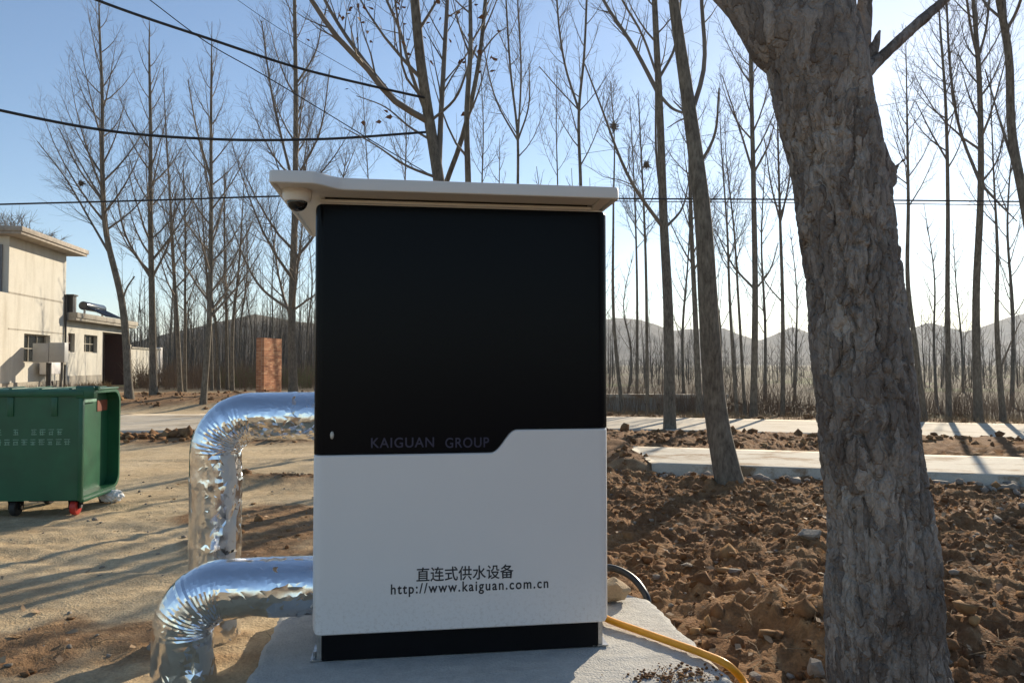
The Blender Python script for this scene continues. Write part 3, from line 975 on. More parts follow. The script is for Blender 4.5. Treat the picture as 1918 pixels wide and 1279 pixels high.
# ------------------------------------------------------------------ foil-wrapped pipes
def foil_pipe(label, bk, zc, ue, rad, Rb, zg, seed):
    root = empty("insulated_pipe", lw(ue, bk, zg), 0, label, "pipe", "foil wrapped pipes beside the cabinet")
    # centre line in (u, z): from the cabinet, bend, down; coarse stations so that the foil breaks into small flat facets
    r_ = np.random.default_rng(seed)
    s_list = []
    L1 = (.10) - (ue + Rb)
    n1 = max(8, int(L1 / .019))
    for k in range(n1): s_list.append((.10 - L1 * k / n1, zc, 0.0, 0.0))
    nb_ = 34
    for k in range(nb_ + 1):
        a = math.pi / 2 * k / nb_
        s_list.append((ue + Rb - Rb * math.sin(a), zc - Rb + Rb * math.cos(a), a, 1.0))
    n2 = int((zc - Rb - zg) / .021)
    for k in range(1, n2 + 1): s_list.append((ue, zc - Rb - (zc - Rb - zg) * k / n2, math.pi / 2, 0.0))
    C = np.array(s_list)
    dist = np.concatenate([[0], np.cumsum(np.hypot(np.diff(C[:, 0]), np.diff(C[:, 1])))])
    ew = np.clip(np.convolve(C[:, 3], np.hanning(13) / np.hanning(13).sum(), 'same'), 0, 1)
    na = 54
    n = len(C)
    an = np.arange(na) / na * 2 * np.pi
    Sg, Ag = np.meshgrid(dist, an, indexing='ij')
    E = ew[:, None]
    Ag = Ag + r_.uniform(-.36, .36, Ag.shape) * 2 * np.pi / na * (1 - .5 * E)
    outer = np.cos(Ag)                                   # +1 outside of the bend / top, -1 inside
    ca, sa = np.cos(Ag), np.sin(Ag)
    low = np.clip(.5 - .8 * outer, .07, 1) * (.45 + .9 * np.clip(noise3(Sg * 3, ca, sa, seed + 9) + .3, 0, 1))
    d = .0025 * noise3(Sg * 5, ca * 1.2, sa * 1.2, seed)
    d = d + low * (.011 * (np.abs(noise3(Sg * 8, ca * 1.7, sa * 1.7, seed + 1)) - .25) + .006 * (np.abs(noise3(Sg * 19, ca * 3.6, sa * 3.6, seed + 6)) - .25))
    d = d + r_.normal(0, 1, d.shape).clip(-2, 2) * (.00022 + .0017 * low ** 2)
    # pleats gathered at the bend: neighbouring rings step in and out
    pl_ = (np.arange(n) % 2 * 2 - 1)[:, None] * r_.uniform(.2, 1, (n, 1))
    d = d + E * pl_ * (.0007 + .0042 * np.clip(.55 - outer, 0, 1.2)) * (.7 + .7 * noise3(Sg * 4, ca * 2.5, sa * 2.5, seed + 3))
    fold = np.clip(noise3(Sg * 4.5, ca * 1.6 + 3, sa * 1.6, seed + 5) - .15, 0, 1)
    d = d - .045 * fold * np.clip(.6 - outer, 0, 1) * (1 - .5 * E)
    d = d + .0022 * (np.mod(Sg + .07, .36) < .03)        # raised tape bands
    rr = rad + d
    nrm = np.stack([-np.sin(C[:, 2]), np.cos(C[:, 2])], -1)          # outward normal in (u, z)
    tng = np.stack([-np.cos(C[:, 2]), -np.sin(C[:, 2])], -1)
    js = r_.uniform(-.36, .36, Ag.shape) * np.where(E > .3, .1, .02) * np.where(E > .3, .03, 1)
    js[0] = js[-1] = 0
    U = C[:, 0][:, None] + rr * outer * nrm[:, 0][:, None] + js * tng[:, 0][:, None]
    Zz = C[:, 1][:, None] + rr * outer * nrm[:, 1][:, None] + js * tng[:, 1][:, None]
    Bk = bk + rr * sa
    c_, s_ = math.cos(TH), math.sin(TH)
    X = L0.x + c_ * U - s_ * Bk; Y = L0.y + s_ * U + c_ * Bk
    V = np.stack([X, Y, Zz], -1) - np.array(root.location)
    ii = np.arange(n * na).reshape(n, na)

    def piece(name, r0, r1):
        sub = ii[r0:r1 + 1]
        a = sub[:-1]; b_ = np.roll(a, -1, 1); dd = sub[1:]; cc_ = np.roll(dd, -1, 1)
        flip = r_.uniform(0, 1, a.shape) < .5
        t1 = np.where(flip[..., None], np.stack([a, b_, cc_], -1), np.stack([a, b_, dd], -1))
        t2 = np.where(flip[..., None], np.stack([a, cc_, dd], -1), np.stack([b_, cc_, dd], -1))
        Ft = np.concatenate([t1.reshape(-1, 3), t2.reshape(-1, 3)])
        idx = np.arange(r0 * na, (r1 + 1) * na)
        me = np_mesh(name, V.reshape(-1, 3)[idx], Ft - r0 * na, M['foil'], True)
        me.set_sharp_from_angle(angle=R(7))
        o = new_obj(name, me, root)
    piece("horizontal_run", 0, n1)
    piece("elbow", n1, n1 + nb_)
    piece("vertical_leg", n1 + nb_, n - 1)
    return root


foil_pipe("upper silver foil insulated pipe leaving the black part of the cabinet", .84, 1.243, -.645, .143, .205, -.05, 3)
foil_pipe("lower silver foil insulated pipe bending down beside the white panel", .185, .447, -.625, .146, .20, -.06, 23)

# ------------------------------------------------------------------ hoses and stones on the plinth
def tube_obj(name, pts, r, mat, label, cat, n=10, k=60, flat=1.0):
    p = spline(pts, k)
    o0 = p[0].copy()
    t = Tubes(); t.add(p, np.full(k, r), n)
    Vt, Ft = t.build(o0)
    o = new_obj(name, np_mesh(name, Vt, Ft, mat, True))
    o.location = o0
    return tag(o, label, cat)


zt = PZ + .02
hp = []
for px, py, z in ((1095, 1125, zt), (1140, 1160, zt + .006), (1195, 1180, zt), (1260, 1203, zt), (1320, 1225, zt), (1365, 1246, PZ + .012), (1392, 1275, .05), (1412, 1310, .02), (1440, 1370, .01)):
    d = P(px, py, 1) - Vector((0, 0, CAM_H)); t = (z - CAM_H) / d.z
    hp.append(Vector((0, 0, CAM_H)) + d * t)
tube_obj("yellow_hose", hp, .0185, M['yellow'], "bright yellow hose running off the right side of the plinth", "hose", 12, 80)
hb = []
for px, py, Y in ((1100, 1063, 4.9), (1150, 1064, 4.88), (1180, 1078, 4.8), (1200, 1098, 4.7), (1212, 1120, 4.62), (1216, 1150, 4.58)):
    hb.append(P(px, py, Y))
tube_obj("black_conduit", hb, .022, M['hose_black'], "black conduit arching down behind the cabinet's right edge", "conduit", 10, 40)


def stone(px, py, size, label, z=None, seed=0, mat=None, squash=(1, .8, .6), up=.3, name="stone"):
    if z is None:
        # walk along the ray to the ground
        d = P(px, py, 1) - Vector((0, 0, CAM_H)); t = CAM_H / -d.z
        for _ in range(6):
            q = Vector((0, 0, CAM_H)) + d * t
            t = (gz(q.x, q.y) - CAM_H) / d.z
        q = Vector((0, 0, CAM_H)) + d * t
    else:
        d = P(px, py, 1) - Vector((0, 0, CAM_H)); q = Vector((0, 0, CAM_H)) + d * ((z - CAM_H) / d.z)
    bm = bmesh.new()
    bmesh.ops.create_icosphere(bm, subdivisions=3, radius=1.0)
    co = np.array([v.co[:] for v in bm.verts])
    r_ = np.random.default_rng(seed)
    # chop with random planes for a broken outline
    for _ in range(16):
        nrm = r_.normal(size=3); nrm /= np.linalg.norm(nrm); h = r_.uniform(.42, .78)
        dd = co @ nrm - h
        co = co - np.clip(dd, 0, None)[:, None] * nrm
    co = co * (1 + .08 * noise3(co[:, 0] * 3 + seed, co[:, 1] * 3, co[:, 2] * 3, seed)[:, None])
    co = co * np.array(squash) * size
    for v, c2 in zip(bm.verts, co): v.co = c2
    o = new_obj(name, bm_mesh(name, bm, mat or M['stone'], 16))
    zb = co[:, 2].min()
    o.location = (q.x, q.y, q.z - zb * up)
    o.rotation_euler = (0, 0, r_.uniform(0, 6))
    return tag(o, label, "stone")


M['tan_stone'] = concrete("tan_stone", (.46, .34, .21), .2, .3, .8, .01)
stone(1148, 1128, .125, "rounded tan stone resting on the plinth at the cabinet's right edge", PZ, 6, M['tan_stone'], up=.95, squash=(1, .9, .85))
stone(1520, 1010, .15, "pale angular stone just left of the thick trunk, well back in the soil", None, 2, squash=(1, .8, .5), up=.5)
stone(1528, 1262, .085, "cream coloured broken stone at the foot of the thick trunk, bottom edge", None, 3, squash=(1, .8, .9), up=.6)
stone(1416, 1272, .045, "small yellowish stone beside the yellow hose at the bottom edge", None, 4, up=.7)
stone(1450, 1028, .06, "small white stone between the leaning tree and the thick trunk", None, 5, up=.7)
stone(1290, 1060, .06, "pale flat stone half buried in the shadowed soil mid right", None, 7, squash=(1, .8, .4), up=.6)
stone(1372, 1072, .09, "long pale stone slab half buried in front of the leaning tree", None, 8, squash=(1, .6, .35), up=.6)
stone(1440, 945, .05, "small white pebble right of the leaning tree's base", None, 9, up=.8)
stone(1763, 908, .14, "grey boulder against the kerb just right of the thick trunk", None, 10, up=.7)
stone(1865, 975, .16, "long pale stone lying in the far right soil", None, 11, squash=(1, .5, .4), up=.6)
stone(290, 1215, .05, "little stone lying in the sandy soil left of the lower pipe", None, 15, up=.6)

# ------------------------------------------------------------------ clods, gravel, straw (uncountable)
def scatter_lumps(name, n, region, size, mat, seed, dens, label, cat, zoff=-.25, sub=1):
    r_ = np.random.default_rng(seed)
    bm = bmesh.new(); bmesh.ops.create_icosphere(bm, subdivisions=sub, radius=1.0)
    T = np.array([v.co[:] for v in bm.verts]); Ft = np.array([[v.index for v in f.verts] for f in bm.faces]); bm.free()
    x = r_.uniform(region[0], region[1], n * 6); y = region[2] + (region[3] - region[2]) * r_.uniform(0, 1, n * 6) ** 1.3
    keep = r_.uniform(0, 1, n * 6) < dens(x, y)
    x, y = x[keep][:n], y[keep][:n]; n = len(x)
    s = np.clip(np.exp(r_.normal(np.log(size[0]), size[1], n)), size[2], size[3])
    sc = s[:, None] * r_.uniform(.6, 1.25, (n, 3)) * np.array([1, 1, .75])
    j = 1 + .33 * r_.normal(size=(n, len(T), 1)).clip(-1.5, 1.6)
    a = r_.uniform(0, 6.28, n)
    q = T[None] * j * sc[:, None, :]
    X = q[..., 0] * np.cos(a)[:, None] - q[..., 1] * np.sin(a)[:, None] + x[:, None]
    Y = q[..., 0] * np.sin(a)[:, None] + q[..., 1] * np.cos(a)[:, None] + y[:, None]
    Z = q[..., 2] + (ground_z(x, y) + s * (zoff + .5))[:, None]
    V = np.stack([X, Y, Z], -1).reshape(-1, 3)
    Fq = (Ft[None] + (np.arange(n) * len(T))[:, None, None]).reshape(-1, 3)
    o = new_obj(name, np_mesh(name, V, Fq, mat, False), kind="stuff")
    return tag(o, label, cat)


def d_soil(x, y):
    rf, rb, bank, slab_f, inslab, onroad = strips(x, y)
    c_, s_ = math.cos(TH), math.sin(TH)
    u = (x - L0.x) * c_ + (y - L0.y) * s_; bk = -(x - L0.x) * s_ + (y - L0.y) * c_
    onpl = (u > -.3) & (u < 1.96) & (bk > -.45) & (bk < 1.1)
    return np.clip(soil_mask(x, y) ** 2, 0, 1) * (1 - .75 * sm(-.9, -1.5, x) * sm(9.5, 9, y)) * (onroad < .05) * (inslab < .05) * (~onpl)


scatter_lumps("earth_clods", 4200, (-5, 7.4, 2.9, 11.5), (.017, .6, .006, .07), M['clod'], 5, d_soil, "loose brown earth clods strewn over the dug soil", "soil clods")
scatter_lumps("earth_clods", 1800, (-14, 14, 13.6, 30), (.045, .5, .02, .13), M['clod'], 6, d_soil, "dark earth clods heaped along the road bank and tree island", "soil clods")
scatter_lumps("earth_clods", 150, (-8.6, -4.2, 13.8, 16.2), (.10, .4, .05, .2), M['clod'], 16, lambda x, y: np.exp(-((y - 15.1 + .1 * x * 0) / .35) ** 2), "big dark earth clods in a row between the bin and the upper pipe", "soil clods")
scatter_lumps("gravel", 260, (1.9, 7.4, 7.8, 11.2), (.04, .4, .02, .09), M['stone'], 8, lambda x, y: np.exp(-((y - (10.37 - .268 * (x - 1.88)) + .3) / .16) ** 2), "grey gravel lying along the foot of the pavement kerb", "gravel")
scatter_lumps("gravel", 700, (-6, 7.4, 2.9, 11), (.012, .5, .005, .035), M['stone'], 9, lambda x, y: d_soil(x, y) * .6 + .16 * (x < -1.6), "small pale pebbles scattered through the soil", "gravel")


def crumbs_on_plinth():
    r_ = np.random.default_rng(14)
    bm = bmesh.new(); bmesh.ops.create_icosphere(bm, subdivisions=1, radius=1.0)
    T = np.array([v.co[:] for v in bm.verts]); Ft = np.array([[v.index for v in f.verts] for f in bm.faces]); bm.free()
    n = 320
    u = np.clip(r_.normal(1.66, .11, n), 1.3, 1.88); bk = np.clip(r_.normal(-.33, .05, n), -.41, .6)
    s = np.clip(np.exp(r_.normal(np.log(.0042), .5, n)), .002, .014)
    q = T[None] * (1 + .3 * r_.normal(size=(n, len(T), 1)).clip(-1.4, 1.4)) * s[:, None, None]
    V = np.stack([q[..., 0] + u[:, None], q[..., 1] + bk[:, None], q[..., 2] * .7 + (s * .2)[:, None]], -1).reshape(-1, 3)
    Fq = (Ft[None] + (np.arange(n) * len(T))[:, None, None]).reshape(-1, 3)
    o = new_obj("plinth_crumbs", np_mesh("plinth_crumbs", V, Fq, M['clod']), kind="stuff")
    o.location = pl.location; o.rotation_euler = pl.rotation_euler
    tag(o, "dark crumbs of soil and grit on the plinth corner", "grit")


crumbs_on_plinth()


def straw(name, n, region, mat, seed, dens, label, cat, ln=(.05, .3), rad=.0022, lift=.01):
    r_ = np.random.default_rng(seed)
    x = r_.uniform(region[0], region[1], n * 5); y = r_.uniform(region[2], region[3], n * 5)
    k = r_.uniform(0, 1, n * 5) < dens(x, y); x, y = x[k][:n], y[k][:n]; n = len(x)
    t = Tubes()
    z = ground_z(x, y)
    for i in range(n):
        a = r_.uniform(0, 6.28); l = r_.uniform(*ln) * .5; h = abs(r_.normal(0, .018)) + lift
        c_, s_ = math.cos(a), math.sin(a)
        b_ = r_.normal(0, .2) * l
        p = [(x[i] - c_ * l, y[i] - s_ * l, z[i]), (x[i] - s_ * b_, y[i] + c_ * b_, z[i] + h), (x[i] + c_ * l, y[i] + s_ * l, z[i] + r_.uniform(0, h * 1.2))]
        t.add(p, [rad, rad * .9, rad * .5], 3)
    V, F_ = t.build()
    o = new_obj(name, np_mesh(name, V, F_, mat), kind="stuff")
    return tag(o, label, cat)


straw("dry_roots", 2300, (-4.5, 7.2, 3.1, 10.8), M['drygrass'], 15, d_soil, "dry roots and straw scattered over the dug soil", "dry roots")

def litter(n, region, seed, dens):
    r_ = np.random.default_rng(seed)
    x = r_.uniform(region[0], region[1], n * 5); y = r_.uniform(region[2], region[3], n * 5)
    k = r_.uniform(0, 1, n * 5) < dens(x, y); x, y = x[k][:n], y[k][:n]; n = len(x)
    c = np.stack([x, y, ground_z(x, y) + .012], -1)
    a = r_.uniform(0, 6.28, n); s_ = r_.uniform(.012, .035, n)[:, None]
    a1 = np.stack([np.cos(a), np.sin(a), r_.normal(0, .35, n)], -1); a2 = np.stack([-np.sin(a), np.cos(a), r_.normal(0, .45, n)], -1)
    v = np.stack([c - a1 * s_ * 1.3, c + a2 * s_ * .7 + [0, 0, .004], c + a1 * s_ * 1.3, c - a2 * s_ * .7 + [0, 0, .006]], 1).reshape(-1, 3)
    o = new_obj("leaf_litter", np_mesh("leaf_litter", v, np.arange(len(v)).reshape(-1, 4), M['litter']), kind="stuff")
    tag(o, "curled dead leaves littering the dug soil", "dead leaves")


M['litter'] = simple("dead_leaf_litter", (.34, .22, .12), .8, var=.5, scale=9)
litter(1500, (-4.5, 7.0, 3.1, 10.8), 71, lambda x, y: d_soil(x, y) * .9 + .06)

# ------------------------------------------------------------------ green bin
def make_bin():
    A = P(150, 935, 7.55)                       # lower near right corner of the body
    zb, zt_ = .17, 1.27
    hd = math.atan2(.09, .9)
    root = empty("waste_bin", (A.x, A.y, 0), hd, "big dark green wheeled waste bin with recessed end panel, left of the pipes", "bin")
    Lb, Db, rc, th = 1.75, .93, .14, .03
    # cross-section in (y, z): near side square, far side rounded
    sec = [(0, zb), (0, zt_)] + [(Db - rc + rc * math.sin(R(a)), zt_ - rc + rc * math.cos(R(a))) for a in range(0, 91, 10)] + \
          [(Db - rc + rc * math.cos(R(a)), zb + rc - rc * math.sin(R(a))) for a in range(0, 91, 10)]
    cyc, czc = Db / 2, (zb + zt_) / 2
    ins = [(cyc + (y - cyc) * (1 - 2 * th / Db), czc + (z - czc) * (1 - 2 * th / (zt_ - zb))) for y, z in sec]
    bm = bmesh.new()
    n = len(sec)
    xr, xl, xi = 0.0, -Lb, -.125
    o1 = [bm.verts.new((xl, y, z)) for y, z in sec]
    o2 = [bm.verts.new((xr, y, z)) for y, z in sec]
    i2 = [bm.verts.new((xr, y, z)) for y, z in ins]
    i1 = [bm.verts.new((xi, y, z)) for y, z in ins]
    for a, b_ in ((o1, o2), (o2, i2), (i2, i1)):
        for k in range(n):
            bm.faces.new((a[k], a[(k + 1) % n], b_[(k + 1) % n], b_[k]))
    bm.faces.new(o1[::-1])
    new_obj("body", bm_mesh("body", bm, M['bin_green'], 30), root)
    bm = bmesh.new(); bm.faces.new([bm.verts.new((xi + .001, y, z)) for y, z in ins])
    new_obj("end_panel", bm_mesh("end_panel", bm, M['bin_green']), root)
    # rolled rims
    bm = bmesh.new()
    add_box(bm, -Lb - .01, .03, -.035, .012, zt_ - .05, zt_ + .012, .008)
    new_obj("top_rail", bm_mesh("top_rail", bm, M['bin_green'], 40), root)
    bm = bmesh.new()
    add_box(bm, -.022, .022, -.022, .022, zb - .005, zt_ - .052, .008)
    new_obj("corner_post", bm_mesh("corner_post", bm, M['bin_green'], 40), root)
    bm = bmesh.new()
    add_box(bm, -.02, .02, .03, Db - rc, zb - .03, zb + .004, .006)
    new_obj("bottom_rail", bm_mesh("bottom_rail", bm, M['bin_green'], 40), root)
    bm = bmesh.new()
    add_box(bm, -Lb, .0, .02, Db - .05, zt_ + .003, zt_ + .02, .006)
    for k in range(6):
        add_box(bm, -Lb + .15 + k * .29, -Lb + .18 + k * .29, .05, Db - .08, zt_ + .0205, zt_ + .03, .003)
    new_obj("lid", bm_mesh("lid", bm, M['bin_green'], 40), root)
    bm = bmesh.new()
    add_box(bm, -.05, .13, -.03, .06, zt_ - .07, zt_ + .05, .012)
    add_cyl(bm, (-.06, .02, zt_ + .035), (.16, .02, zt_ + .035), .022, n=12)
    new_obj("hinge_bracket", bm_mesh("hinge_bracket", bm, M['bin_green'], 40), root)
    bm = bmesh.new(); add_box(bm, xi + .003, xi + .008, .62, .86, zt_ - .24, zt_ - .12)
    new_obj("rust_patch", bm_mesh("rust_patch", bm, M['rust']), root)
    bm = bmesh.new(); add_box(bm, xi + .003, xi + .03, .05, .55, zt_ - .13, zt_ - .08, .004)
    new_obj("stiffener", bm_mesh("stiffener", bm, M['bin_mark'], 40), root)
    bm = bmesh.new()
    for k in range(4):
        add_box(bm, -Lb + .2 + k * .42, -Lb + .26 + k * .42, -.012, -.0005, zt_ - .25, zt_ - .055, .004)
    # front stiffening ribs, one part
    new_obj("front_rib", bm_mesh("front_rib", bm, M['bin_green'], 40), root, kind="stuff")
    # faded stencil marks: two rows of strokes, not legible
    r_ = np.random.default_rng(5)
    for row, zz in enumerate((.83, .73)):
        bm = bmesh.new()
        for k in range(9 if row else 7):
            x0 = -.82 + k * .082 + (.09 if (row == 0 and k > 2) else 0)
            if r_.uniform() < .12: continue
            for s_ in range(3):
                w = r_.uniform(.035, .06); cx = x0 + (.06 - w) / 2; cz = zz + .004 + s_ * .024
                add_box(bm, cx, cx + w, -.003, -.0008, cz, cz + .0075)
            for s_ in range(2):
                cx = x0 + (.012, .034)[s_] + r_.uniform(-.006, .01); h = r_.uniform(.03, .056)
                add_box(bm, cx, cx + .0075, -.0034, -.0012, zz, zz + h)
        new_obj("stencil_row", bm_mesh("stencil_row", bm, M['bin_mark']), root, kind="stuff")
    # casters
    def caster(x, y, mat, r=.085, lab=None):
        bm = bmesh.new()
        add_box(bm, x - .05, x + .05, y - .06, y + .06, zb - .03, zb - .001, .004)
        add_box(bm, x - .055, x - .04, y - .04, y + .04, .07, zb - .029)
        add_box(bm, x + .04, x + .055, y - .04, y + .04, .07, zb - .029)
        fk = new_obj("caster", bm_mesh("caster", bm, M['base_black']), root)
        bm = bmesh.new(); add_cyl(bm, (x - .03, y, r), (x + .03, y, r), r, n=24, bevel=.012)
        w_ = new_obj("wheel", bm_mesh("wheel", bm, mat, 40), fk)
        if lab: w_["label"] = lab
        bm = bmesh.new(); add_cyl(bm, (x - .06, y, r), (x + .06, y, r), .018, n=10)
        # axle shares the caster
        new_obj("axle", bm_mesh("axle", bm, M['steel']), fk)
    caster(-.10, .13, M['red_plastic'], .085, "red caster wheel")
    caster(-.68, .13, M['rubber'])
    caster(-Lb + .2, .13, M['rubber'])
    caster(-.10, Db - .15, M['rubber'])
    caster(-.68, Db - .15, M['rubber'])
    box_part("drain_plate", (-.62, -.2, .25, .7, zb - .05, zb - .002), M['base_black'], root)
    return root


bn = make_bin()
# crumpled bag beside the bin's rear wheel
q = P(210, 938, 8.25)
bm = bmesh.new(); bmesh.ops.create_icosphere(bm, subdivisions=4, radius=1)
co = np.array([v.co[:] for v in bm.verts])
f = 1 + .45 * (np.abs(noise3(co[:, 0] * 2.2, co[:, 1] * 2.2, co[:, 2] * 2.2, 8)) - .3) + .2 * np.abs(noise3(co[:, 0] * 6, co[:, 1] * 6, co[:, 2] * 6, 9))
co = co * f[:, None] * np.array([.12, .09, .07])
for v, c2 in zip(bm.verts, co): v.co = c2
o = new_obj("plastic_bag", bm_mesh("plastic_bag", bm, M['bag'], 60)); o.location = (q.x, q.y, gz(q.x, q.y) + .07)
tag(o, "crumpled white plastic bag on the ground by the bin's rear wheel", "bag")

# ------------------------------------------------------------------ houses on the left
HA = Vector((-22.2, 36.7, 0))
HR = math.atan2(.988, -.157)


def wall_with_holes(name, x0, x1, z0, z1, holes, mat, parent, depth=.25):
    """wall face in the plane y=0 of local space with real openings; reveals go back by depth"""
    xs_ = sorted({x0, x1, *[h[0] for h in holes], *[h[1] for h in holes]})
    zs_ = sorted({z0, z1, *[h[2] for h in holes], *[h[3] for h in holes]})
    bm = bmesh.new()
    def quad(pts): bm.faces.new([bm.verts.new(p) for p in pts])
    for a, b_ in zip(xs_[:-1], xs_[1:]):
        for c2, d in zip(zs_[:-1], zs_[1:]):
            mx, mz = (a + b_) / 2, (c2 + d) / 2
            if any(h[0] < mx < h[1] and h[2] < mz < h[3] for h in holes): continue
            quad([(a, 0, c2), (b_, 0, c2), (b_, 0, d), (a, 0, d)])
    for h in holes:
        a, b_, c2, d = h[:4]
        quad([(a, 0, c2), (a, 0, d), (a, depth, d), (a, depth, c2)])
        quad([(b_, 0, c2), (b_, depth, c2), (b_, depth, d), (b_, 0, d)])
        quad([(a, 0, d), (b_, 0, d), (b_, depth, d), (a, depth, d)])
        quad([(a, 0, c2), (a, depth, c2), (b_, depth, c2), (b_, 0, c2)])
    bmesh.ops.remove_doubles(bm, verts=bm.verts, dist=.0005)
    me = bpy.data.meshes.new(name); bm.to_mesh(me); bm.free(); me.materials.append(mat)
    return new_obj(name, me, parent)


def boxes(name, lst, mat, parent, bevel=0.0):
    bm = bmesh.new()
    for d in lst: add_box(bm, *d, bevel=bevel)
    return new_obj(name, bm_mesh(name, bm, mat, 40 if bevel else None), parent)


def window(parent, a, b_, c2, d, y, bars_v=2, bars_h=1, mat=None):
    w_ = boxes("window", [(a, b_, y + .05, y + .07, c2, d)], mat or M['window_dark'], parent)
    fr = [(a, b_, y + .01, y + .05, d - .06, d), (a, b_, y + .01, y + .05, c2, c2 + .06), (a, a + .06, y + .01, y + .05, c2 + .061, d - .061), (b_ - .06, b_, y + .01, y + .05, c2 + .061, d - .061)]
    for k in range(bars_v):
        x = a + (b_ - a) * (k + 1) / (bars_v + 1); fr.append((x - .02, x + .02, y + .015, y + .049, c2 + .061, d - .061))
    for k in range(bars_h):
        z = c2 + (d - c2) * (k + 1) / (bars_h + 1); fr.append((a + .061, b_ - .061, y + .012, y + .048, z - .02, z + .02))
    boxes("window_frame", fr, M['parapet'], w_)
    return w_


zg = .1
hs = empty("two_storey_house", HA, HR, "two storey cream plastered house with flat overhanging roof at the left edge", "house")
wall_with_holes("wall", -5.5, 0, zg, 6.98, [(-4.1, -1.6, 1.6, 2.9)], M['plaster'], hs, .35)
wall_with_holes("wall", -14, -5.501, zg, 4.55, [], M['plaster'], hs)
boxes("rear_wall", [(-14, -.02, .36, 8, zg, 4.54), (-5.48, -.02, .36, 8, 4.56, 6.97)], M['plaster'], hs)
boxes("end_wall", [(-5.52, -5.485, 0.002, 8, 4.56, 6.975)], M['plaster'], hs)
boxes("end_wall", [(-.019, .0, 0.002, 8, zg, 6.975)], M['plaster'], hs)
boxes("shutter", [(-5.60, -5.53, .25, 3.2, 4.62, 6.6)] + [(-5.625, -5.605, .3 + .18 * k, .34 + .18 * k, 4.62, 6.6) for k in range(16)], M['shutter'], hs)
rf = boxes("roof", [(-6.1, .62, -.72, 8.7, 6.985, 7.10), (-6.16, .68, -.78, 8.76, 7.101, 7.31)], M['roof_far'], hs, .01)
window(hs, -4.1, -1.6, 1.6, 2.9, .18, 2, 1)
boxes("plinth_course", [(-14, -.01, -.05, -.002, zg, .75)], M['parapet'], hs)
bm = bmesh.new(); add_cyl(bm, (-.12, -.07, .2), (-.12, -.07, 4.9), .05, n=10); add_cyl(bm, (-.12, -.07, 4.9), (-.12, .05, 5.0), .05, n=10)
new_obj("drain_pipe", bm_mesh("drain_pipe", bm, M['dark_pipe'], 40), hs)
boxes("wall_joint", [(-5.49, -.14, -.012, -.003, 4.55, 4.62), (-5.49, -.14, -.012, -.003, 3.02, 3.07)], M['parapet'], hs)
bm = bmesh.new(); add_cyl(bm, (-5.9, 3.0, 7.34), (-5.2, 3.0, 7.34), .45, n=18, bevel=.05)
new_obj("water_tank", bm_mesh("water_tank", bm, M['solar'], 40), rf)

eb = empty("meter_cabinet", HA, HR, "grey double metal meter cabinet on a dark post before the cream house", "cabinet")
boxes("cabinet_door", [(-4.0, -3.6, -1.62, -.98, 1.62, 2.5)], M['grey_metal'], eb, .015)
boxes("cabinet_door", [(-3.98, -3.6, -.955, -.30, 1.62, 2.47)], M['grey_metal'], eb, .015)
bm = bmesh.new(); add_cyl(bm, (-3.8, -.9, zg), (-3.8, -.9, 1.61), .11, n=10); new_obj("post", bm_mesh("post", bm, M['dark_pipe'], 40), eb)
bm = bmesh.new(); add_cyl(bm, (-3.8, -1.4, zg), (-3.8, -1.45, 1.61), .04, n=8); new_obj("stay", bm_mesh("stay", bm, M['dark_pipe'], 40), eb)
wb = empty("white_meter_box", HA, HR, "small white box on a thin stand right of the grey meter cabinet", "box")
boxes("housing", [(-3.0, -1.75, -.55, -.16, 1.08, 1.72)], M['white_paint'], wb, .02)
bm = bmesh.new()
add_cyl(bm, (-2.5, -.35, zg), (-2.3, -.35, 1.08), .045, n=8); add_cyl(bm, (-1.9, -.35, zg), (-2.15, -.35, .75), .04, n=8); add_box(bm, -2.6, -1.8, -.4, -.3, .5, .56)
new_obj("stand", bm_mesh("stand", bm, M['dark_pipe'], 40), wb)
gm_ = empty("gas_meter", HA, HR, "narrow pale gas meter fixed to the house wall beside the drain pipe", "meter")
boxes("case", [(-.95, -.45, -.28, -.02, 1.5, 2.15)], M['parapet'], gm_, .04)
boxes("cap", [(-.9, -.5, -.24, -.02, 2.16, 2.4)], M['dark_pipe'], gm_, .02)
bm = bmesh.new(); add_cyl(bm, (-.85, -.15, zg), (-.85, -.15, 1.49), .03, n=8); new_obj("riser", bm_mesh("riser", bm, M['parapet']), gm_)

lo = empty("single_storey_house", HA, HR, "low cream outbuilding with pale parapet and dark red door beside the taller house", "house")
wall_with_holes("wall", .02, 8.6, zg, 3.72, [(.35, 1.15, 2.15, 3.1), (2.3, 4.05, 2.15, 3.1), (4.75, 8.4, zg + .001, 3.35)], M['plaster'], lo, 1.3)
boxes("rear_wall", [(.02, 4.7, 1.31, 5, zg, 3.71), (4.701, 8.6, 1.31, 5, zg, 3.709)], M['plaster'], lo)
boxes("end_wall", [(8.601, 8.62, .002, 5, zg, 3.715)], M['plaster'], lo)
rl = boxes("roof", [(-.0, 8.75, -.5, 5.3, 3.725, 3.86), (.0, 8.85, -.55, 5.35, 3.861, 4.12)], M['parapet'], lo, .01)
window(lo, .35, 1.15, 2.15, 3.1, .14, 1, 1, M['red_door']); window(lo, 2.3, 4.05, 2.15, 3.1, .14, 2, 1)
boxes("door", [(4.78, 8.38, 1.2, 1.29, zg, 3.33)] + [(4.82 + .33 * k, 4.88 + .33 * k, 1.16, 1.199, zg, 3.33) for k in range(10)], M['red_door'], lo)
boxes("door_jamb", [(4.755, 5.0, .05, .2, zg, 3.34)], M['dark_pipe'], lo)
boxes("reveal_shade_panel", [(8.33, 8.395, .04, 1.155, zg, 3.33)], M['red_door'], lo)  # added dark red lining; the doorway's shade is put into its colour
boxes("plinth_course", [(.03, 4.7, -.04, -.002, zg, .95)], M['parapet'], lo)
